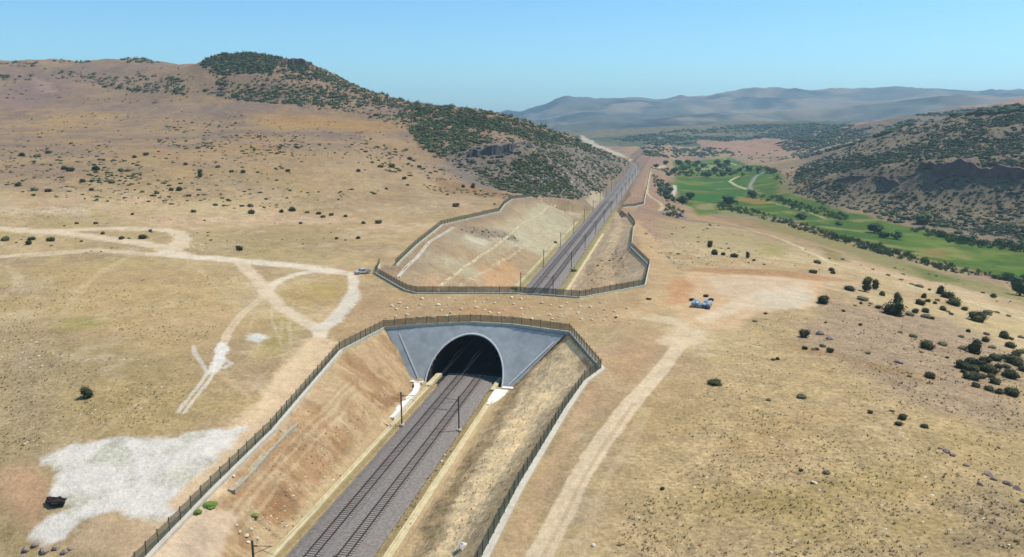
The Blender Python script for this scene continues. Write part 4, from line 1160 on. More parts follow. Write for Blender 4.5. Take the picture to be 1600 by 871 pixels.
# ------------------------------------------------------------------ cliffs
def cliff(top, h, label, c, depth=9.0, seed=5, name="cliff"):
    P = []
    H3 = hit([p[0] for p in top], [p[1] for p in top])
    for i in range(len(H3) - 1):
        L = np.linalg.norm(H3[i + 1][:2] - H3[i][:2]); m = max(2, int(L / 1.3))
        for j in range(m): P.append(H3[i] + (H3[i + 1] - H3[i]) * j / m)
    P = np.array(P); n = len(P)
    r = np.random.default_rng(seed)
    tg = np.gradient(P[:, :2], axis=0); tg /= np.linalg.norm(tg, axis=1, keepdims=True) + 1e-9
    nm = np.stack([-tg[:, 1], tg[:, 0]], 1)
    flip = (nm * P[:, :2]).sum(1) > 0; nm[flip] *= -1
    ln = np.cumsum(np.r_[0, np.linalg.norm(np.diff(P[:, :2], axis=0), axis=1)])
    colw = fbm(ln, ln * 0, 2.6, 3, seed) * 1.6 + fbm(ln, ln * 0 + 50, 14, 2, seed + 1) * 3.0
    hh = h * (1 + .35 * fbm(ln, ln * 0 + 9, 12, 3, seed + 2)) * np.minimum(1, np.minimum(np.arange(n), np.arange(n)[::-1]) / 10 + .15)
    lv = [(-.25, .9), (0, .55), (.25, .35), (.5, .2), (.75, .1), (.97, 0), (1.0, -.45), (.7, -1.6)]
    V = []
    for i in range(n):
        for k_, (u, o_) in enumerate(lv):
            of = o_ * depth * .5 + colw[i] * (1 if u > -.2 else .5) + r.uniform(-.4, .4)
            V.append((P[i, 0] + nm[i, 0] * of, P[i, 1] + nm[i, 1] * of, P[i, 2] - h * .55 + hh[i] * u + r.uniform(-.25, .25)))
    k_ = len(lv); f = []
    for i in range(n - 1):
        for j in range(k_ - 1):
            a = i * k_ + j; f.append((a, a + k_, a + k_ + 1, a + 1))
    me = mesh_np(name, V, f, c, False)
    o = link(name, me); tag(o, label, "cliff")
M_BASALT = simple("basalt", lin((112, 106, 106)) * .6, .95, .4, .25, .9)
M_REDROCK = simple("red_rock", lin((128, 104, 96)) * .62, .95, .4, .2, .9)
cliff([(716, 248), (740, 244), (770, 241), (800, 237), (836, 233)], 13, "dark basalt cliff band on the left spur above the cutting", M_BASALT, 8, 5)
cliff([(812, 250), (840, 252), (858, 258)], 6, "short dark rock step right of the basalt cliff band", M_BASALT, 6, 15)
cliff([(425, 104), (450, 100), (470, 102), (495, 108)], 13, "maroon rock outcrop just under the left hilltop", M_REDROCK, 10, 6)
cliff([(1420, 270), (1460, 270), (1520, 276), (1580, 279), (1640, 284)], 21, "long purple brown cliff across the right hillside", M_REDROCK, 10, 7)
cliff([(1290, 288), (1330, 282), (1380, 284), (1415, 288)], 9, "low broken rock band left of the purple brown cliff", M_REDROCK, 8, 8)
cliff([(840, 284), (870, 282), (900, 286)], 5, "small grey rock step low on the spur near the tracks", M_BASALT, 6, 9)
cliff([(1035, 336), (1055, 332), (1072, 342)], 4, "grey rocky knob beside the meadow edge", M_ROCK, 5, 10)
cliff([(1, 338), (35, 335), (75, 334)], 2.2, "low dark earth step above the branching dirt roads", M_ROCK, 3, 12)

# ------------------------------------------------------------------ vegetation
def foliage_mat(name, c1, c2, scale=1.2, rnd=.25):
    m, n, l, b = new_mat(name)
    b.inputs["Roughness"].default_value = .8; b.inputs["Specular IOR Level"].default_value = .15
    tc = n.new("ShaderNodeTexCoord"); no = n.new("ShaderNodeTexNoise"); no.inputs["Scale"].default_value = scale; no.inputs["Detail"].default_value = 5
    l.new(tc.outputs["Object"], no.inputs["Vector"])
    oi = n.new("ShaderNodeObjectInfo")
    ad = n.new("ShaderNodeMath"); ad.operation = 'MULTIPLY_ADD'; ad.inputs[1].default_value = rnd * 2; 
    sb = n.new("ShaderNodeMath"); sb.operation = 'SUBTRACT'; sb.inputs[1].default_value = .5
    l.new(oi.outputs["Random"], sb.inputs[0]); l.new(sb.outputs[0], ad.inputs[0]); l.new(no.outputs["Fac"], ad.inputs[2])
    mr = n.new("ShaderNodeMapRange"); mr.inputs[1].default_value = .3; mr.inputs[2].default_value = .7
    l.new(ad.outputs[0], mr.inputs[0])
    mx = n.new("ShaderNodeMix"); mx.data_type = 'RGBA'; mx.inputs[6].default_value = (*c1, 1); mx.inputs[7].default_value = (*c2, 1)
    l.new(mr.outputs[0], mx.inputs[0]); l.new(mx.outputs[2], b.inputs["Base Color"])
    return m
M_JUN = foliage_mat("juniper_leaves", (.028, .033, .012), (.066, .068, .026), 4)
M_OLV = foliage_mat("olive_leaves", (.085, .085, .035), (.14, .125, .06), 3)
M_SHRUB = foliage_mat("shrub_leaves", (.026, .046, .016), (.095, .115, .046), .13)
M_SHRUB2 = foliage_mat("grey_shrub_leaves", (.075, .078, .05), (.15, .135, .095), .11)
M_VTREE = foliage_mat("valley_leaves", (.030, .058, .022), (.062, .100, .036), .8)
M_REED = foliage_mat("hedge_leaves", (.04, .085, .024), (.10, .155, .055), .15)
M_WEED = foliage_mat("weed_leaves", (.10, .16, .03), (.19, .24, .05), 2)
M_BARK = simple("bark", (.10, .08, .06), .9, .3, 4, .5)

def leafy(seed, nl=260, leaf=.11, lumps=6, core=True, h=.8, spread=.30):
    """unit-wide crown: clumps of small leaf faces through the volume, ragged outline, base at z=0"""
    r = np.random.default_rng(seed); V = []; Fc = []
    cs = [np.array([0, 0, h * .36])]
    for _ in range(lumps):
        a = r.uniform(0, 6.28); d = r.uniform(.08, spread * .85)
        cs.append(np.array([d * math.cos(a), d * math.sin(a), r.uniform(.16, .62 if h < 1 else .8) * h]))
    rad = [r.uniform(.2, .3) for _ in cs]; rad[0] = .40
    if core:
        bm = bmesh.new(); bmesh.ops.create_icosphere(bm, subdivisions=2, radius=1)
        base = [(v.co.copy()) for v in bm.verts]; fs = [[v.index for v in f.verts] for f in bm.faces]; bm.free()
        for c_, rd in zip(cs, rad):
            i0 = len(V)
            for b in base:
                k_ = rd * .86 * (1 + r.uniform(-.25, .2)); V.append((c_[0] + b.x * k_, c_[1] + b.y * k_, max(.0, c_[2] + b.z * k_ * .9)))
            for f in fs: Fc.append((i0 + f[0], i0 + f[1], i0 + f[2]))
    for _ in range(nl):
        k_ = r.integers(len(cs)); d = r.normal(size=3); d /= np.linalg.norm(d)
        p = cs[k_] + d * rad[k_] * r.uniform(.78, 1.32) * np.array([1, 1, .92])
        if p[2] < .01: p[2] = abs(p[2])
        a = r.normal(size=3); a /= np.linalg.norm(a); b = np.cross(a, d); b /= np.linalg.norm(b) + 1e-6
        s_ = leaf * r.uniform(.5, 1.1); i0 = len(V)
        V += [tuple(p - a * s_ * .5), tuple(p + b * s_ * .45), tuple(p + a * s_ * .5 + d * s_ * .35)]
        Fc.append((i0, i0 + 1, i0 + 2))
    return np.array(V), np.array(Fc)
JUN = [mesh_np("bush", *leafy(i, 520, .13, 5 + i % 3), M_JUN, False) for i in range(5)]
TALL = [mesh_np("bush", *leafy(20 + i, 520, .13, 6, True, 1.15, .2), M_JUN, False) for i in range(2)]
OLV = [mesh_np("bush", *leafy(30 + i, 320, .10, 7, True, .6), M_OLV, False) for i in range(3)]

bush_xy = []
def bush(px, py, wpx, kind, label, group=None, hs=1.0):
    h = hit(px, py)[0]; d = math.hypot(h[0], h[1]); sz = wpx * d / F
    me = random.choice({'j': JUN, 't': TALL, 'o': OLV}[kind])
    o = link("bush", me); o.location = (h[0], h[1], h[2] - .06 * sz); o.scale = (sz * random.uniform(.92, 1.08), sz * random.uniform(.92, 1.08), sz * hs * random.uniform(.9, 1.1)); o.rotation_euler = (0, 0, random.uniform(0, 6.28))
    tag(o, label, "bush", group); bush_xy.append((h[0], h[1])); return o
one = [
 (137, 621, 22, 't', "lone dark green bush with a sharp shadow on the dry left plain", .95),
 (1395, 491, 33, 'j', "largest dark juniper on the right slope, broad and two-humped", .95),
 (1402, 474, 15, 't', "pointed juniper rising behind the largest dark juniper", 1.2),
 (1286, 474, 19, 'j', "dark juniper at the right corner of the pale cleared pad", .9),
 (1256, 527, 17, 'j', "dark bush just left of the pair of pinkish boulders", 1),
 (1448, 545, 22, 'j', "round dark juniper alone on bare ground below the largest juniper", .95),
 (1522, 552, 23, 't', "tall dark juniper above the dense thicket on the right slope", .95),
 (1528, 502, 26, 'j', "wide dark juniper beside the valley track", .85),
 (1327, 454, 17, 'j', "rounded juniper left of the tall dark pair on the crest", .8),
 (1354, 456, 20, 't', "tall dark juniper on the crest, left one of a touching pair", 1.0),
 (1367, 452, 15, 't', "dark juniper on the crest, right one of a touching pair", 1.0),
 (1469, 460, 15, 't', "dark juniper beside the track, upper one of a leaning pair", 1.0),
 (1480, 466, 18, 'j', "dark juniper beside the track, lower one of a leaning pair", .9),
 (1278, 412, 13, 'o', "grey green shrub touching the thin valley path", .8),
 (1299, 424, 11, 'j', "small dark bush below the thin valley path", .8),
 (1270, 427, 13, 'j', "small dark bush on the orange rim above the pale pad", .7),
 (1109, 387, 12, 't', "small round tree on a stem above the cleared pad", .9),
 (1147, 402, 15, 'j', "dark bush among rocks, middle one above the cleared pad", .6),
 (1168, 404, 8, 't', "narrow dark bush among rocks above the cleared pad", 1.2),
 (1117, 600, 26, 'j', "flat dark thorn bush on rocks right of the dirt road", .4),
 (1252, 736, 8, 'j', "small dark shrub left of a matching one on the right field", .8),
 (1292, 740, 15, 'o', "grey shrub right of the small dark shrub on the right field", .6),
 (1035, 765, 10, 'j', "single dark shrub in the grass right of the wide dirt road", .7),
 (1410, 655, 16, 'j', "dark shrub on the right field, upper one of a close pair", .8),
 (1404, 664, 14, 'j', "dark shrub on the right field, lower one of a close pair", .6),
 (1444, 668, 14, 'j', "dark shrub right of the close pair on the right field", .7),
 (1453, 590, 18, 'j', "dark bush by the grassy hollow left of the dense thicket", .75),
 (313, 277, 10, 't', "rounded dark bush, biggest on the mid left plain", 1.0),
 (712, 323, 12, 'j', "dark low bush alone between plain and curving fence", .7),
 (739, 294, 9, 't', "upright dark bush right of a low one below the spur", 1.1),
 (724, 293, 9, 'j', "low dark bush left of an upright one below the spur", .8),
 (592, 349, 12, 'j', "dark bush in line with smaller ones above the van", .6),
]
for px, py, w_, kd, lab, hs in one: bush(px, py, w_, kd, lab, None, hs)
# thicket and scattered bushes on the right slope
rest = [(1378, 462, 11, 'j'), (1347, 469, 20, 'o'), (1372, 482, 11, 'j'), (1437, 476, 16, 'j'), (1443, 466, 10, 't'), (1450, 472, 9, 'j'), (1491, 477, 22, 'j'), (1484, 474, 14, 'o'), (1421, 493, 17, 'o'), (1430, 489, 11, 'j'), (1445, 496, 17, 'o'), (1446, 488, 12, 'j'), (1456, 499, 9, 'j'), (1473, 485, 12, 'j'), (1507, 485, 11, 'j'), (1543, 489, 16, 'o'), (1464, 470, 9, 'o'), (1461, 475, 8, 'j'), (1427, 527, 14, 'o'), (1406, 520, 9, 'o'), (1473, 540, 16, 'o'), (1503, 546, 16, 'o'), (1501, 527, 10, 'o'), (1513, 519, 8, 'j'), (1540, 534, 14, 'j'), (1541, 523, 11, 'o'), (1568, 528, 16, 'j'), (1578, 543, 16, 'j'), (1549, 544, 12, 'o'), (1596, 551, 18, 'o'), (1580, 531, 8, 'j'), (1595, 528, 10, 'o'), (1421, 589, 9, 'o'), (1356, 553, 11, 'o'), (1297, 551, 12, 'j'), (1344, 509, 6, 'j'), (1481, 488, 8, 'o'), (1486, 492, 7, 'j'), (1358, 435, 9, 'o'), (1388, 431, 8, 'o'), (1408, 438, 8, 'o'), (1425, 445, 8, 'o'), (1437, 449, 14, 'o'), (1452, 454, 5, 'j'), (1546, 493, 8, 'o'), (1558, 489, 9, 'o'), (1576, 495, 8, 'o'), (1116, 398, 14, 'j'), (1130, 399, 9, 'j'), (1178, 408, 6, 'j'), (1301, 428, 8, 'j'), (1276, 547, 8, 'j'), (1257, 546, 10, 'j'), (1272, 547, 9, 'o'), (1286, 542, 12, 'o'), (1208, 563, 10, 'o'), (1215, 562, 8, 'j'), (1360, 646, 8, 'j'), (1394, 643, 8, 'o'), (1253, 622, 18, 'o'), (1201, 626, 10, 'o'), (1440, 552, 6, 'o'), (1440, 551, 7, 'o'), (1480, 560, 6, 'j'), (1318, 487, 7, 'j'), (1336, 478, 7, 'o'), (1290, 505, 5, 'j'), (1196, 491, 6, 'j'), (1180, 503, 9, 'o'), (1360, 475, 8, 'o'), (1345, 475, 6, 'j'), (1358, 478, 5, 'o')]
def ordinals(rows, zone):
    """rows sorted into strips named by what they stand beside; returns {row: (ordinal, strip)}"""
    d = {}
    for r_ in sorted(rows, key=lambda q: q[0]): d.setdefault(zone(r_), []).append(r_)
    return {r_: (ORD[min(i, 17)], z_) for z_, L_ in d.items() for i, r_ in enumerate(L_)}
def zone_right(r_):
    k_ = "dark juniper" if r_[3] != 'o' else "low olive shrub"
    if r_[0] < 1240: return k_ + " around the pale cleared pad"
    if r_[1] > 600: return k_ + " down in the right field"
    if r_[1] < 470: return k_ + " along the upper crest above the valley"
    if r_[1] < 500: return k_ + " around the largest juniper"
    if r_[0] > 1460: return k_ + " right of the lone round juniper"
    return k_ + " between pinkish boulders and lone juniper"
_or = ordinals(rest, zone_right)
for px, py, w_, kd in rest:
    bush(px, py, w_, kd, "%s from left, %s" % _or[(px, py, w_, kd)], "junipers scattered on the right slope" if kd != 'o' else "olive shrubs scattered on the right slope", .6 if kd == 'o' else .85)
thick = [(1516, 568, 21), (1505, 576, 25), (1520, 580, 20), (1544, 582, 27), (1555, 563, 23), (1530, 572, 20), (1540, 566, 18), (1583, 568, 27), (1571, 575, 14), (1578, 590, 23), (1555, 600, 20), (1519, 593, 25), (1535, 591, 14), (1581, 618, 25), (1590, 572, 18), (1567, 560, 12), (1548, 590, 14), (1506, 583, 12), (1525, 605, 14), (1545, 610, 16), (1560, 615, 14), (1598, 580, 16), (1588, 556, 16), (1560, 575, 14)]
_ot = ordinals(thick, lambda r_: "juniper in the upper row of the dense thicket" if r_[1] < 578 else "juniper in the lower row of the dense thicket")
for px, py, w_ in thick:
    bush(px, py, w_, 'j', "%s from left, %s" % _ot[(px, py, w_)], "junipers of the dense thicket", .75)
left_ = [(8, 376, 13), (45, 382, 10), (50, 375, 12), (80, 377, 12), (127, 378, 6), (190, 374, 9), (223, 373, 14), (235, 362, 6), (150, 350, 9), (120, 350, 6), (161, 366, 7), (280, 298, 11), (245, 303, 9), (268, 298, 9), (295, 307, 8), (303, 332, 9), (392, 323, 11), (393, 334, 13), (207, 336, 6), (375, 391, 12), (480, 333, 10), (498, 335, 10), (604, 296, 6), (637, 290, 6), (699, 305, 7), (568, 350, 8), (773, 320, 5), (143, 298, 8), (55, 298, 11), (75, 300, 9), (28, 291, 10), (130, 285, 10), (175, 286, 11), (470, 350, 7), (526, 374, 7), (560, 373, 9), (540, 376, 5), (372, 387, 8), (457, 330, 12), (440, 332, 9), (505, 340, 10), (518, 337, 8), (540, 339, 8), (450, 268, 8), (340, 262, 9), (290, 258, 8), (228, 243, 9), (210, 247, 8), (362, 269, 9), (380, 270, 8), (76, 240, 10), (35, 244, 10), (58, 246, 12), (110, 268, 12), (100, 265, 10), (150, 266, 12), (200, 268, 9), (560, 268, 8), (595, 262, 10), (632, 280, 8), (600, 228, 6), (655, 262, 9), (612, 262, 11), (640, 250, 10), (582, 255, 7)]
def zone_left(r_):
    if r_[1] > 385: return "dark shrub just above the main dirt road"
    if r_[1] > 345: return "dark shrub among the branching dirt roads" if r_[0] < 300 else "dark shrub on the slope above the pickup"
    if r_[1] > 315: return "dark shrub in the long row above the dirt roads"
    if r_[0] > 560: return "dark shrub between hill foot and curving fence"
    if r_[1] > 275: return "dark shrub on the middle of the left plain"
    return "dark shrub on the upper left plain" if r_[0] < 260 else "dark shrub on the upper plain below the hill"
_ol = ordinals(left_, zone_left)
for i, (px, py, w_) in enumerate(left_):
    bush(px, py, w_, 'j' if i % 4 else 'o', "%s from left, %s" % _ol[(px, py, w_)], "shrubs dotted over the left plain", .75)
bush(328, 790, 30, 'o', "bright green weeds inside the long left fence by a pale rock", None, .5).data = mesh_np("bush", *leafy(70, 500, .09, 8, True, .5), M_WEED, False)
bush(309, 801, 18, 'o', "rounded bright green weed clump touching the long left fence", None, .6).data = mesh_np("bush", *leafy(71, 300, .1, 6, True, .6), M_WEED, False)
bush(398, 806, 16, 'o', "small green weed clump on the orange bank", None, .6).data = mesh_np("bush", *leafy(72, 300, .1, 6, True, .6), M_WEED, False)
bush(803, 452, 16, 'o', "green bush at the foot of the rear cutting left of the tracks", None, .7).data = mesh_np("bush", *leafy(73, 300, .1, 6, True, .6), M_WEED, False)
bush(897, 424, 13, 'o', "bright green bush at the right drain behind the tunnel", None, .6).data = mesh_np("bush", *leafy(74, 300, .1, 6, True, .6), M_WEED, False)
bush(868, 380, 8, 'o', "small green bush beside the left drain behind the tunnel", None, .7)

# valley trees
def tree(px, py, wpx, hratio, label, group=None, mat=None, seed=0):
    h = hit(px, py)[0]; d = math.hypot(h[0], h[1]); sz = wpx * d / F; hh = sz * hratio
    root = empty("tree", (h[0], h[1], h[2] - .1)); tag(root, label, "tree", group)
    mb = MB(); mb.tube([(0, 0, 0), (.05 * sz, 0, hh * .3), (.02 * sz, .04 * sz, hh * .6)], sz * .05, 7, True, sz * .02)
    mb.tube([(.04 * sz, 0, hh * .25), (.22 * sz, .08 * sz, hh * .5)], sz * .025, 5, True, sz * .01)
    mb.tube([(.04 * sz, 0, hh * .28), (-.18 * sz, -.1 * sz, hh * .52)], sz * .025, 5, True, sz * .01)
    mb.build("trunk", M_BARK, root)
    V, Fc = leafy(100 + seed, 420, .085, 8, True, .95, .34)
    V = V * np.array([sz, sz, hh * .95]); V[:, 2] += hh * .07
    link("crown", mesh_np("crown", V, Fc, mat or M_VTREE, False), root)
vt = [
 (1066, 320, 21, .9, "big round dark tree at the edge of the bright green meadow", None),
 (1078, 312, 18, .8, "lighter tree touching the big round tree at the meadow edge", None),
 (1137, 318, 22, .7, "wide dark tree between the bright meadow and the hedge row", None),
 (1175, 308, 17, .9, "round dark tree standing where the grey road ends", None),
 (1105, 277, 18, .75, "rounded tree in front of the grove, alone on the far meadow", None),
 (1130, 276, 14, .8, "dark tree at the right end of the far grove", None),
 (1142, 274, 9, .8, "small tree right of the far grove", None),
 (1252, 343, 20, .8, "bushy tree between hedge row and the foot of the right hill", None),
 (1311, 352, 12, .6, "low tree on the meadow below the right hill", None),
 (1366, 364, 24, .8, "big dark tree on the meadow below the right hill", None),
 (1381, 372, 18, .7, "pale green tree between two dark ones on the meadow", None),
 (1401, 374, 20, .9, "dark upright tree at the right of the pale green one", None),
 (1440, 350, 26, .7, "large dark tree at the foot of the right hill", None),
 (1508, 378, 20, .6, "low dark tree at the hill foot near the right edge", None),
 (1593, 462, 36, 1.0, "big dark tree at the right end of the hedge row", None),
 (1552, 466, 10, 1.0, "small dark tree on the terrace by the big edge tree", None),
]
for i, r_ in enumerate(vt): tree(r_[0], r_[1], r_[2], r_[3], r_[4], r_[5], M_REED if "pale" in r_[4] or "lighter" in r_[4] else None, i)
gv_ = [(1025, 262, 10), (1040, 258, 11), (1060, 258, 13), (1075, 256, 12), (1090, 257, 12), (1100, 262, 13), (1055, 268, 12), (1045, 275, 11), (1118, 268, 12), (1125, 262, 12), (1138, 268, 11), (1033, 300, 14), (1040, 306, 14), (1048, 300, 12), (1030, 292, 12), (1043, 292, 12), (1042, 312, 12), (1090, 268, 10), (1070, 265, 9), (1155, 268, 10), (1170, 266, 12), (1186, 267, 9), (1136, 258, 14), (1120, 256, 12)]
_og = ordinals(gv_, lambda r_: "green tree beside the embankment path" if r_[1] > 285 else ("green tree in the back row of the valley grove" if r_[1] < 263 else "green tree in the front row of the valley grove"))
for i, (px, py, w_) in enumerate(gv_): tree(px, py, w_, .75, "%s from left, %s" % _og[(px, py, w_)], "trees of the valley grove", None, i)

# distant and massed shrubs
def blob(seed, sub=2, jit=.3):
    bm = bmesh.new(); bmesh.ops.create_icosphere(bm, subdivisions=sub, radius=.5)
    r = np.random.default_rng(seed)
    V = np.array([v.co[:] for v in bm.verts]); Fc = np.array([[v.index for v in f.verts] for f in bm.faces]); bm.free()
    V *= (1 + r.uniform(-jit, jit, (len(V), 1))); V[:, 2] = V[:, 2] * .75 + .25
    return V, Fc
B1 = [blob(i, 1, .3) for i in range(6)]
B2 = [blob(i + 20, 2, .28) for i in range(6)]
LF = [leafy(200 + i, 60, .22, 2, False) for i in range(4)]
LF = [(v, f) for v, f in LF]
def scatter_px(poly, n, seed):
    r = np.random.default_rng(seed); xs = [p[0] for p in poly]; ys = [p[1] for p in poly]; out = []
    while len(out) < n:
        a = np.stack([r.uniform(min(xs), max(xs), n * 2), r.uniform(min(ys), max(ys), n * 2)], 1)
        m = poly_sd(a[:, 0], a[:, 1], poly) > 0
        out += a[m].tolist()
        if not m.any(): break
    return np.array(out[:n])
def mass(name, zones, mat, variants, label, cat="shrubland", seed=1, hs=.8, extra=None):
    r = np.random.default_rng(seed); VV = []; FF = []; base = 0; cnt = 0
    for zi, (poly, n, lo_, hi_, clump) in enumerate(zones):
        a = scatter_px(poly, n, seed * 100 + zi)
        h = hit(a[:, 0], a[:, 1]) if len(a) else []
        if len(h): h = h[np.hypot(h[:, 0], h[:, 1]) < (1500 if seed in (3, 4, 5) else 3300)]
        if clump and len(h):
            cl = fbm(h[:, 0], h[:, 1], clump, 4, seed + zi); cl = (cl - cl.mean()) / (cl.std() + 1e-6)
            h = h[r.random(len(h)) < 1 / (1 + np.exp(-2.6 * (cl + .35)))]
        for p in h:
            if abs(ST(p[0], p[1])[1]) < 9.5 and p[1] < 1150 and ST(p[0], p[1])[0] > -20: continue
            v, f = variants[r.integers(len(variants))]
            s_ = lo_ + (hi_ - lo_) * r.random() ** 1.8; an = r.uniform(0, 6.28); ca, sa = math.cos(an), math.sin(an)
            ax, ay = r.uniform(.8, 1.25, 2); hz = hs * r.uniform(.7, 1.2)
            VV.append(np.stack([p[0] + (v[:, 0] * ca * ax - v[:, 1] * sa) * s_, p[1] + (v[:, 0] * sa + v[:, 1] * ca * ay) * s_, p[2] + v[:, 2] * s_ * hz - .1 * s_], 1))
            FF.append(f + base); base += len(v); cnt += 1
    if not VV: return
    me = mesh_np(name, np.concatenate(VV), np.concatenate(FF), mat, False)
    o = link(name, me); tag(o, label, cat, None, "stuff")
def merge(a, b): return np.concatenate([a[0], b[0]]), np.concatenate([a[1], b[1] + len(a[0])])
def offs(a, dx, dy, k_): return a[0] * k_ + np.array([dx, dy, 0]), a[1]
MX = [merge(offs(B1[i], 0, 0, .85), leafy(260 + i, 26, .3, 3, False)) for i in range(3)] + [merge(offs(B1[3], -.18, .05, .6), offs(B1[4], .2, -.08, .7)), merge(offs(B1[5], .1, .15, .75), leafy(270, 22, .3, 4, False))]
BL_ = MX + LF[:2]
mass("hillside_shrubs", [
    ([(305, 95), (360, 84), (400, 80), (440, 90), (500, 112), (560, 140), (620, 165), (700, 170), (745, 182), (770, 200), (700, 200), (620, 192), (560, 180), (500, 165), (430, 162), (350, 155), (335, 120)], 2500, 2.4, 7.0, 60),
    ([(300, 88), (340, 76), (400, 68), (440, 76), (520, 106), (600, 140), (690, 152), (740, 164), (800, 182), (880, 198), (930, 214), (985, 244), (978, 258), (900, 232), (800, 210), (700, 185), (600, 165), (500, 125), (400, 90), (320, 100)], 3000, 2.6, 6.5, 0),
    ([(310, 95), (400, 80), (440, 90), (425, 115), (350, 115)], 520, 3.5, 7.5, 0),
    ([(620, 170), (745, 185), (810, 200), (800, 215), (740, 228), (690, 250), (660, 240), (640, 205)], 1500, 2.5, 7, 40),
    ([(770, 192), (880, 213), (950, 238), (982, 256), (940, 300), (900, 312), (830, 308), (760, 292), (735, 270), (800, 255), (840, 235), (790, 215)], 3600, 1.6, 4.6, 24),
    ([(150, 122), (230, 118), (345, 130), (350, 150), (270, 148), (160, 140)], 330, 3.5, 8, 60),
    ([(-90, 95), (60, 98), (60, 104), (-90, 104)], 50, 5, 9, 0), ([(-90, 116), (55, 118), (55, 126), (-90, 124)], 60, 4, 8, 0),
    ([(185, 90), (250, 93), (245, 99), (190, 98)], 45, 5, 9, 0), ([(80, 93), (145, 95), (140, 99), (90, 99)], 22, 4, 7, 0),
    ([(80, 112), (150, 110), (150, 130), (85, 125)], 60, 3, 6, 0),
    ([(-90, 110), (300, 103), (330, 160), (-90, 170)], 130, 2, 5, 0),
    ], M_SHRUB, BL_, "dense oak scrub and shrubs covering the left hill", seed=3)
mass("pale_hillside_shrubs", [
    ([(440, 92), (520, 118), (600, 152), (740, 178), (880, 211), (982, 252), (940, 300), (900, 312), (830, 308), (760, 292), (690, 250), (640, 205), (560, 180), (430, 162), (350, 155)], 2200, 1.2, 4.2, 0),
    ([(1235, 300), (1300, 322), (1450, 352), (1690, 392), (1690, 172), (1430, 200), (1330, 230), (1260, 255)], 2400, 1.5, 4.5, 0),
    ], M_SHRUB2, B1[:3] + LF[:2], "pale grey green scrub mixed through the rocky hillsides", seed=5)
mass("plain_shrubs", [
    ([(-90, 185), (300, 172), (560, 190), (650, 225), (640, 300), (400, 330), (-90, 300)], 2600, .5, 2.6, 40),
    ([(-90, 200), (160, 195), (200, 280), (-90, 300)], 260, 1.2, 3.0, 30),
    ([(230, 200), (380, 180), (400, 205), (330, 240), (240, 225)], 260, 1.3, 3.6, 40),
    ([(370, 210), (480, 212), (490, 245), (380, 245)], 170, 1.4, 3.6, 30),
    ([(540, 205), (660, 215), (740, 290), (640, 280), (540, 250)], 210, 1.2, 3.8, 30),
    ([(130, 255), (215, 250), (230, 290), (130, 285)], 80, 1.2, 3, 0),
    ([(-90, 335), (560, 340), (520, 395), (-90, 400)], 150, .5, 1.3, 15),
    ([(640, 285), (760, 300), (830, 310), (790, 312), (680, 300)], 90, .9, 2.6, 0),
    ([(1000, 340), (1100, 345), (1300, 400), (1690, 470), (1690, 500), (1350, 430), (1100, 410), (1020, 400)], 160, .7, 2.0, 20),
    ([(725, 354), (800, 366), (812, 376), (795, 376), (760, 370), (720, 360)], 50, .5, 1.4, 0),
    ([(905, 445), (950, 392), (985, 392), (970, 430), (920, 456)], 70, .4, 1.2, 0),
    ], M_SHRUB, B1[:3] + LF[:2], "small dark shrubs speckling the dry left plain", seed=4, hs=.7)
mass("hillside_shrubs", [
    ([(1235, 300), (1300, 322), (1450, 352), (1690, 390), (1690, 315), (1450, 312), (1380, 300), (1300, 285), (1245, 280)], 1500, 1.8, 5.5, 20),
    ([(1240, 280), (1330, 265), (1690, 270), (1690, 172), (1500, 187), (1430, 200), (1330, 230), (1260, 255)], 3800, 2.2, 6.5, 30),
    ([(1240, 285), (1330, 268), (1420, 240), (1300, 245), (1245, 262)], 500, 3, 7, 0),
    ([(1350, 340), (1690, 398), (1690, 370), (1450, 335), (1400, 325)], 260, 4, 9, 20),
    ([(1190, 262), (1260, 262), (1300, 285), (1290, 320), (1235, 300)], 260, 2.5, 6, 30),
    ([(1400, 196), (1500, 178), (1690, 158), (1690, 190), (1480, 205), (1400, 215)], 500, 3, 7, 0),
    ([(1290, 262), (1400, 232), (1690, 205), (1690, 235), (1450, 250), (1330, 265), (1260, 285)], 900, 2.5, 6.5, 0),
    ([(1240, 300), (1300, 280), (1330, 300), (1290, 320)], 160, 2.5, 6, 0),
    ], M_SHRUB, BL_, "scrub and small trees covering the right hillside", seed=5)
mass("far_hill_scrub", [
    ([(960, 218), (1000, 212), (1060, 204), (1150, 196), (1260, 194), (1330, 196), (1290, 225), (1200, 215), (1130, 222), (1030, 228)], 3000, 6, 17, 150),
    ([(1210, 225), (1300, 200), (1400, 190), (1440, 186), (1400, 205), (1330, 228), (1250, 248)], 1800, 4, 11, 80),
    ([(1420, 182), (1500, 172), (1690, 162), (1690, 168), (1500, 182)], 220, 7, 14, 0),
    ([(1000, 230), (1140, 232), (1150, 246), (1050, 247), (1005, 243)], 400, 6, 13, 60),
    ([(1140, 235), (1280, 228), (1280, 250), (1180, 255)], 90, 4, 8, 40),
    ], M_SHRUB, B1, "dark scrub on the middle distance hills", seed=6, hs=.7)
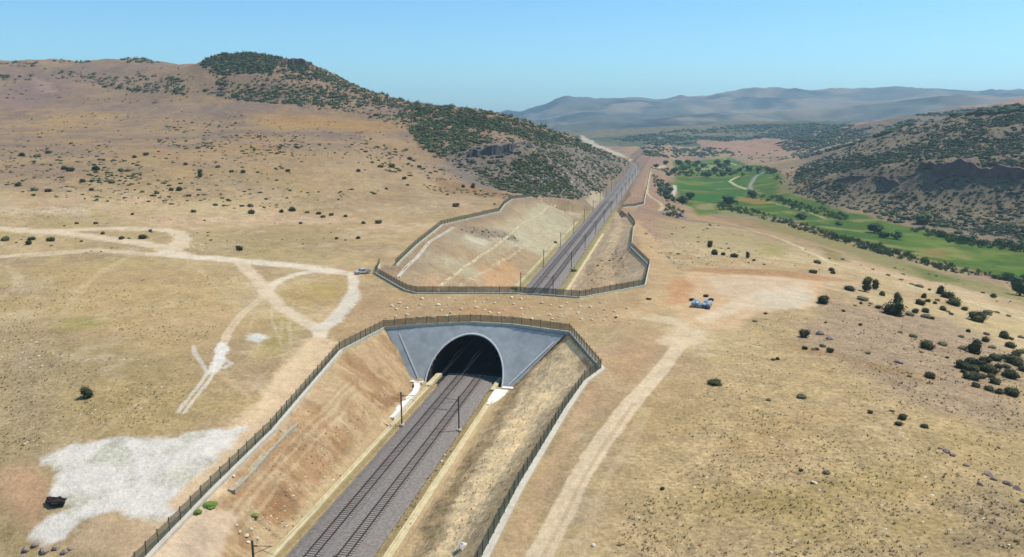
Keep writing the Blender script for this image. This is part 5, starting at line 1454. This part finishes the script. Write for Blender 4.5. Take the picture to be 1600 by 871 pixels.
mass("riverside_thicket", [
    ([(1162, 325), (1220, 340), (1300, 364), (1400, 392), (1500, 418), (1690, 448), (1690, 458), (1500, 430), (1400, 404), (1300, 376), (1220, 351), (1165, 336)], 950, 1.0, 4.4, 12),
    ([(1120, 318), (1165, 326), (1170, 336), (1125, 330)], 60, 2, 4.5, 0),
    ([(1020, 272), (1036, 282), (1056, 318), (1046, 322), (1030, 306), (1022, 290)], 70, 2.5, 6, 0),
    ([(1040, 322), (1070, 330), (1060, 342), (1036, 338)], 60, 1.5, 3.6, 0),
    ([(1430, 356), (1530, 378), (1690, 392), (1690, 404), (1500, 384), (1420, 362)], 160, 3, 7, 0),
    ([(1200, 300), (1240, 315), (1330, 340), (1320, 346), (1230, 325)], 110, 2, 5, 0),
    ([(1060, 258), (1140, 256), (1150, 272), (1060, 272)], 60, 4, 9, 0),
    ([(1030, 262), (1060, 268), (1160, 272), (1165, 277), (1060, 276), (1035, 272)], 60, 3, 7, 0),
    ([(1150, 262), (1200, 262), (1225, 272), (1180, 272)], 40, 3, 7, 0),
    ([(1165, 308), (1210, 306), (1240, 318), (1200, 316)], 30, 2, 5, 0),
    ([(1120, 316), (1150, 316), (1160, 324), (1130, 324)], 30, 1.5, 4, 0),
    ], M_REED, [leafy(300 + i, 150, .24, 4, False) for i in range(4)], "green riverside thicket winding along the meadow edge", seed=7, hs=1.0)
# near ground: dry tufts and loose stones
def tuft(seed):
    r = np.random.default_rng(seed); V = []; Fc = []
    for i in range(9):
        a = r.uniform(-90, 6.28); d = r.uniform(.1, .45); b = np.array([math.cos(a) * d * .4, math.sin(a) * d * .4, 0]); t = np.array([math.cos(a) * d, math.sin(a) * d, r.uniform(.3, .7)])
        w_ = np.array([-math.sin(a), math.cos(a), 0]) * .14; k_ = len(V)
        V += [b - w_, b + w_, t]; Fc.append((k_, k_ + 1, k_ + 2))
    return np.array(V), np.array(Fc)
TF = [tuft(i) for i in range(6)]
M_TUFT = foliage_mat("dry_tuft", (.34, .27, .13), (.52, .42, .24), .35)
M_TUFTD = foliage_mat("grey_tuft", (.20, .17, .10), (.36, .29, .18), .35)
RZ = [(1100, 560), (1190, 500), (1290, 470), (1480, 520), (1690, 600), (1690, 960), (940, 960), (985, 740), (1060, 640)]
mass("dry_grass", [(RZ, 6000, .3, .7, 12), ([(-90, 540), (300, 560), (280, 660), (60, 700), (-90, 760)], 2200, .3, .8, 10), ([(40, 420), (380, 430), (330, 530), (100, 560), (-90, 520)], 1500, .3, .9, 12), ([(770, 640), (700, 800), (640, 871), (740, 871), (850, 680), (900, 610)], 700, .25, .6, 4), ([(440, 640), (560, 640), (620, 590), (480, 871), (400, 871)], 500, .25, .6, 5)], M_TUFT, TF, "dry straw coloured grass tufts on the near ground", "grass", 8, .8)
mass("grey_scrub", [(RZ, 1500, .3, .7, 9), ([(1300, 480), (1500, 520), (1690, 600), (1690, 690), (1400, 630)], 900, .4, 1.0, 8), ([(1440, 740), (1690, 760), (1690, 850), (1480, 860)], 220, .4, .9, 8), ([(-90, 460), (100, 470), (120, 560), (60, 640), (-90, 700)], 500, .3, .9, 8), ([(990, 350), (1260, 420), (1180, 410), (1060, 420), (1020, 390)], 300, .5, 1.2, 8), ([(700, 620), (640, 740), (600, 830), (640, 830), (740, 660)], 250, .3, .8, 5)], M_TUFTD, TF, "low grey thorn tussocks on the near ground", "ground cover", 9, .8)
RS_ = []
for i in range(5):
    me = rock_mesh(300 + i, "tmp", M_STONE, 1, .3, .6); RS_.append((np.array([v.co[:] for v in me.vertices]), np.array([p.vertices[:] for p in me.polygons]))); bpy.data.meshes.remove(me)
mass("loose_stones", [(RZ, 420, .2, .7, 10), ([(-90, 540), (260, 560), (280, 640), (40, 700), (-90, 700)], 260, .2, .7, 10), ([(285, 375), (330, 385), (325, 395), (290, 390)], 50, .4, 1.2, 0), ([(1060, 385), (1240, 410), (1180, 412), (1080, 400)], 160, .3, 1.0, 8), ([(560, 400), (1000, 505), (560, 505)], 200, .2, .6, 8), ([(390, 790), (480, 740), (560, 650), (600, 640), (480, 820), (400, 860)], 220, .15, .6, 5), ([(-90, 500), (90, 520), (60, 560), (-90, 580)], 90, .3, 1.0, 0), ([(70, 700), (350, 690), (260, 790), (120, 800)], 260, .15, .5, 5), ([(820, 250), (960, 250), (920, 310), (840, 300)], 250, 1, 3.0, 0), ([(860, 570), (800, 640), (660, 830), (620, 830), (700, 700), (780, 620)], 220, .12, .45, 4), ([(640, 440), (760, 350), (860, 320), (900, 345), (800, 455)], 160, .2, .6, 6)], M_STONE, RS_, "loose pale stones strewn over the near ground", "stones", 10, 1.0)

# ------------------------------------------------------------------ parked pickup
def pickup():
    h = hit(567, 428)[0]
    root = empty("pickup_truck", (h[0], h[1], h[2] + .02), math.radians(207)); tag(root, "silver double cab pickup parked where the dirt road meets the overpass", "pickup truck")
    root.scale = (.98, .98, .98)
    paint = simple("silver_paint", (.55, .56, .58), .3, .05, 2, 0, metal=.3, spec=.5); glass = simple("dark_glass", (.015, .018, .02), .1, .1, 1, 0, spec=.6)
    blk = simple("black_rubber", (.02, .02, .02), .8, .1, 3, 0); red = simple("tail_lamp", (.4, .02, .02), .3, .1, 1, 0)
    lampm = simple("head_lamp", (.7, .7, .68), .2, .05, 1, 0)
    L, Wd = 5.2, 1.85
    def loft(secs, name, mat, parent=root):
        mb = MB()
        for (x, ws, z0, z1) in secs: mb.v += [(x, -ws, z0), (x, ws, z0), (x, ws, z1), (x, -ws, z1)]
        for i in range(len(secs) - 1):
            for j in range(4):
                a = i * 4 + j; b = i * 4 + (j + 1) % 4; mb.f.append((a, b, b + 4, a + 4))
        mb.f.append((3, 2, 1, 0)); e = (len(secs) - 1) * 4; mb.f.append((e, e + 1, e + 2, e + 3))
        o = mb.build(name, mat, parent)
        bv = o.modifiers.new("bevel", 'BEVEL'); bv.width = .05; bv.segments = 2
        return o
    body = loft([(2.6, .78, .55, .85), (2.45, .88, .45, .98), (1.3, .92, .42, 1.08), (.9, .925, .42, 1.1), (-.9, .925, .42, 1.1), (-1.0, .925, .42, .75), (-2.5, .92, .45, .75), (-2.6, .9, .5, .75)], "body", paint)
    cab = loft([(1.35, .82, 1.06, 1.1), (.62, .72, 1.06, 1.66), (-.55, .72, 1.06, 1.68), (-.95, .80, 1.06, 1.12)], "cab", paint)
    for x0, x1 in ((.62, -.02), (-.08, -.6)):
        for sy in (-1, 1):
            mb = MB(); q = [(x0 + (.38 if x0 > 0 else 0), sy * .835, 1.14), (x1 - (.12 if x0 < 0 else 0), sy * .835, 1.14), (x1, sy * .755, 1.58), (x0 - .02, sy * .755, 1.58)]
            mb.quad(*q); mb.quad(*[(a, b - sy * .04, c) for a, b, c in q][::-1]); mb.build("side_window", glass, cab)
    mb = MB(); q = [(1.31, -.74, 1.13), (1.31, .74, 1.13), (.68, .65, 1.63), (.68, -.65, 1.63)]; q = [(a + .035, b, c + .03) for a, b, c in q]; mb.quad(*q); mb.quad(*[(a - .06, b, c - .04) for a, b, c in q][::-1]); mb.build("windscreen", glass, cab)
    mb = MB(); q = [(-.94, -.7, 1.16), (-.94, .7, 1.16), (-.62, .64, 1.6), (-.62, -.64, 1.6)]; q = [(a - .03, b, c + .02) for a, b, c in q]; mb.quad(*q[::-1]); mb.quad(*[(a + .05, b, c - .03) for a, b, c in q]); mb.build("rear_window", glass, cab)
    mb = MB()
    for sy in (-.87, .87): mb.box((-1.78, sy, .93), (1.56, .1, .38))
    mb.box((-2.55, 0, .93), (.08, 1.7, .38)); mb.build("bed_wall", paint, root)
    mb = MB(); mb.box((-1.76, 0, .77), (1.5, 1.62, .06)); mb.build("bed_floor", blk, root)
    for x in (1.65, -1.55):
        for sy in (-.84, .84):
            mb = MB(); mb.tube([(x, sy - .13, .38), (x, sy + .13, .38)], .39, 16); wl = mb.build("wheel", blk, root)
            mb = MB(); mb.tube([(x, sy - .14, .38), (x, sy + .14, .38)], .22, 10); mb.build("rim", paint, wl)
    for sy in (-.66, .66):
        mb = MB(); mb.box((2.53, sy, .82), (.12, .32, .16)); mb.build("headlight", lampm, root)
        mb = MB(); mb.box((-2.6, sy * 1.25, .9), (.06, .12, .3)); mb.build("tail_light", red, root)
    mb = MB(); mb.box((2.62, 0, .52), (.14, 1.7, .2)); mb.build("bumper", blk, root)
    mb = MB(); mb.box((2.55, 0, .82), (.1, .9, .18)); mb.build("grille", blk, root)
pickup()

# ------------------------------------------------------------------ bundles on the pad
def bundles():
    cols = [(.24, .28, .31), (.20, .28, .28), (.30, .35, .40), (.13, .17, .23), (.24, .28, .34)]
    mats = [simple("wrapped_sheet", c, .5, .15, 1.2, .1, spec=.4) for c in cols]
    wood = simple("timber", (.12, .085, .05), .9, .2, 4, .2)
    x0 = hit(1080, 479)[0]; x1 = hit(1110, 482)[0]
    d = (x1 - x0)[:2]; ln = np.linalg.norm(d); ang = math.atan2(d[1], d[0])
    word = ["first", "second", "third", "fourth", "fifth"]
    for row in range(2):
        for i in range(5):
            u = (i + .5) / 5
            p = x0 + (x1 - x0) * u; off = np.array([-math.sin(ang), math.cos(ang)]) * (row * 3.6)
            x, y = p[0] + off[0] + random.uniform(-.1, .1), p[1] + off[1]
            if row == 1 and i == 2: continue
            z = float(HZ(x, y))
            root = empty("sheet_bundle", (x, y, z), ang + random.uniform(-.04, .04))
            tag(root, f"blue grey bundle of stacked sheets, {word[i]} from left in the {'front' if row == 0 else 'back'} row on the pad", "bundle", "sheet bundles stacked on the pad")
            for sx in (-.9, .9):
                mb = MB(); mb.box((0, sx, .08), (.95, .16, .16)); mb.build("bearer", wood, root)
            nl = random.randint(4, 6); zz = .16
            for k_ in range(nl):
                hgt = random.uniform(.16, .24); mb = MB(); mb.box((random.uniform(-.05, .05), random.uniform(-.1, .1), zz + hgt / 2), (.8, random.uniform(2.4, 2.8), hgt - .03), random.uniform(-.02, .02)); mb.build("sheet", mats[(i + row * 2 + (k_ == nl - 1)) % 5], root); zz += hgt
    tyre = MB()
    n, m = 16, 8
    for i in range(n):
        a = 2 * PI * i / n
        for j in range(m):
            b = 2 * PI * j / m; R2 = .45 + .17 * math.cos(b); tyre.v.append((R2 * math.cos(a), R2 * math.sin(a), .17 + .17 * math.sin(b)))
    for i in range(n):
        for j in range(m): tyre.f.append((i * m + j, ((i + 1) % n) * m + j, ((i + 1) % n) * m + (j + 1) % m, i * m + (j + 1) % m))
    me = tyre.mesh("tyre", simple("old_rubber", (.03, .03, .028), .9, .2, 4, .2), True)
    for (px, py, lab) in ((1105, 483, "dark round drum ring at the front right corner of the bundles"), (1111, 470, "dark round drum ring behind the right end of the bundles"), (1081, 470, "dark round drum ring at the left end of the bundles"), (1103, 464, "dark round drum ring behind the middle of the bundles")):
        h = hit(px, py)[0]; o = link("cable_reel", me); o.location = h; o.scale = (1.3, 1.3, 1.8); tag(o, lab, "reel")
bundles()
# dark scraps lying on the ground right of the overpass
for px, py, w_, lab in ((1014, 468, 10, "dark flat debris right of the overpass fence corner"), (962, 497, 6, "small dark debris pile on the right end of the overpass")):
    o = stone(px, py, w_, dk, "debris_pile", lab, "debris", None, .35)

# ------------------------------------------------------------------ haze
hz = MB(); zb = float(min(Zg.min(), -75)) - 1.0
hz.box((600, 4000, (zb + 330) / 2), (11000, 8600, 330 - zb))
hm = bpy.data.materials.new("haze"); hm.use_nodes = True
hn = hm.node_tree.nodes; hn.clear()
out = hn.new("ShaderNodeOutputMaterial"); pv = hn.new("ShaderNodeVolumePrincipled")
pv.inputs["Color"].default_value = (.52, .78, 1, 1)
pv.inputs["Density"].default_value = 0.00009
pv.inputs["Anisotropy"].default_value = 0.2
hm.node_tree.links.new(pv.outputs[0], out.inputs["Volume"])
o = hz.build("haze", hm); tag(o, "thin bluish haze filling the valley air", "haze", None, "stuff")
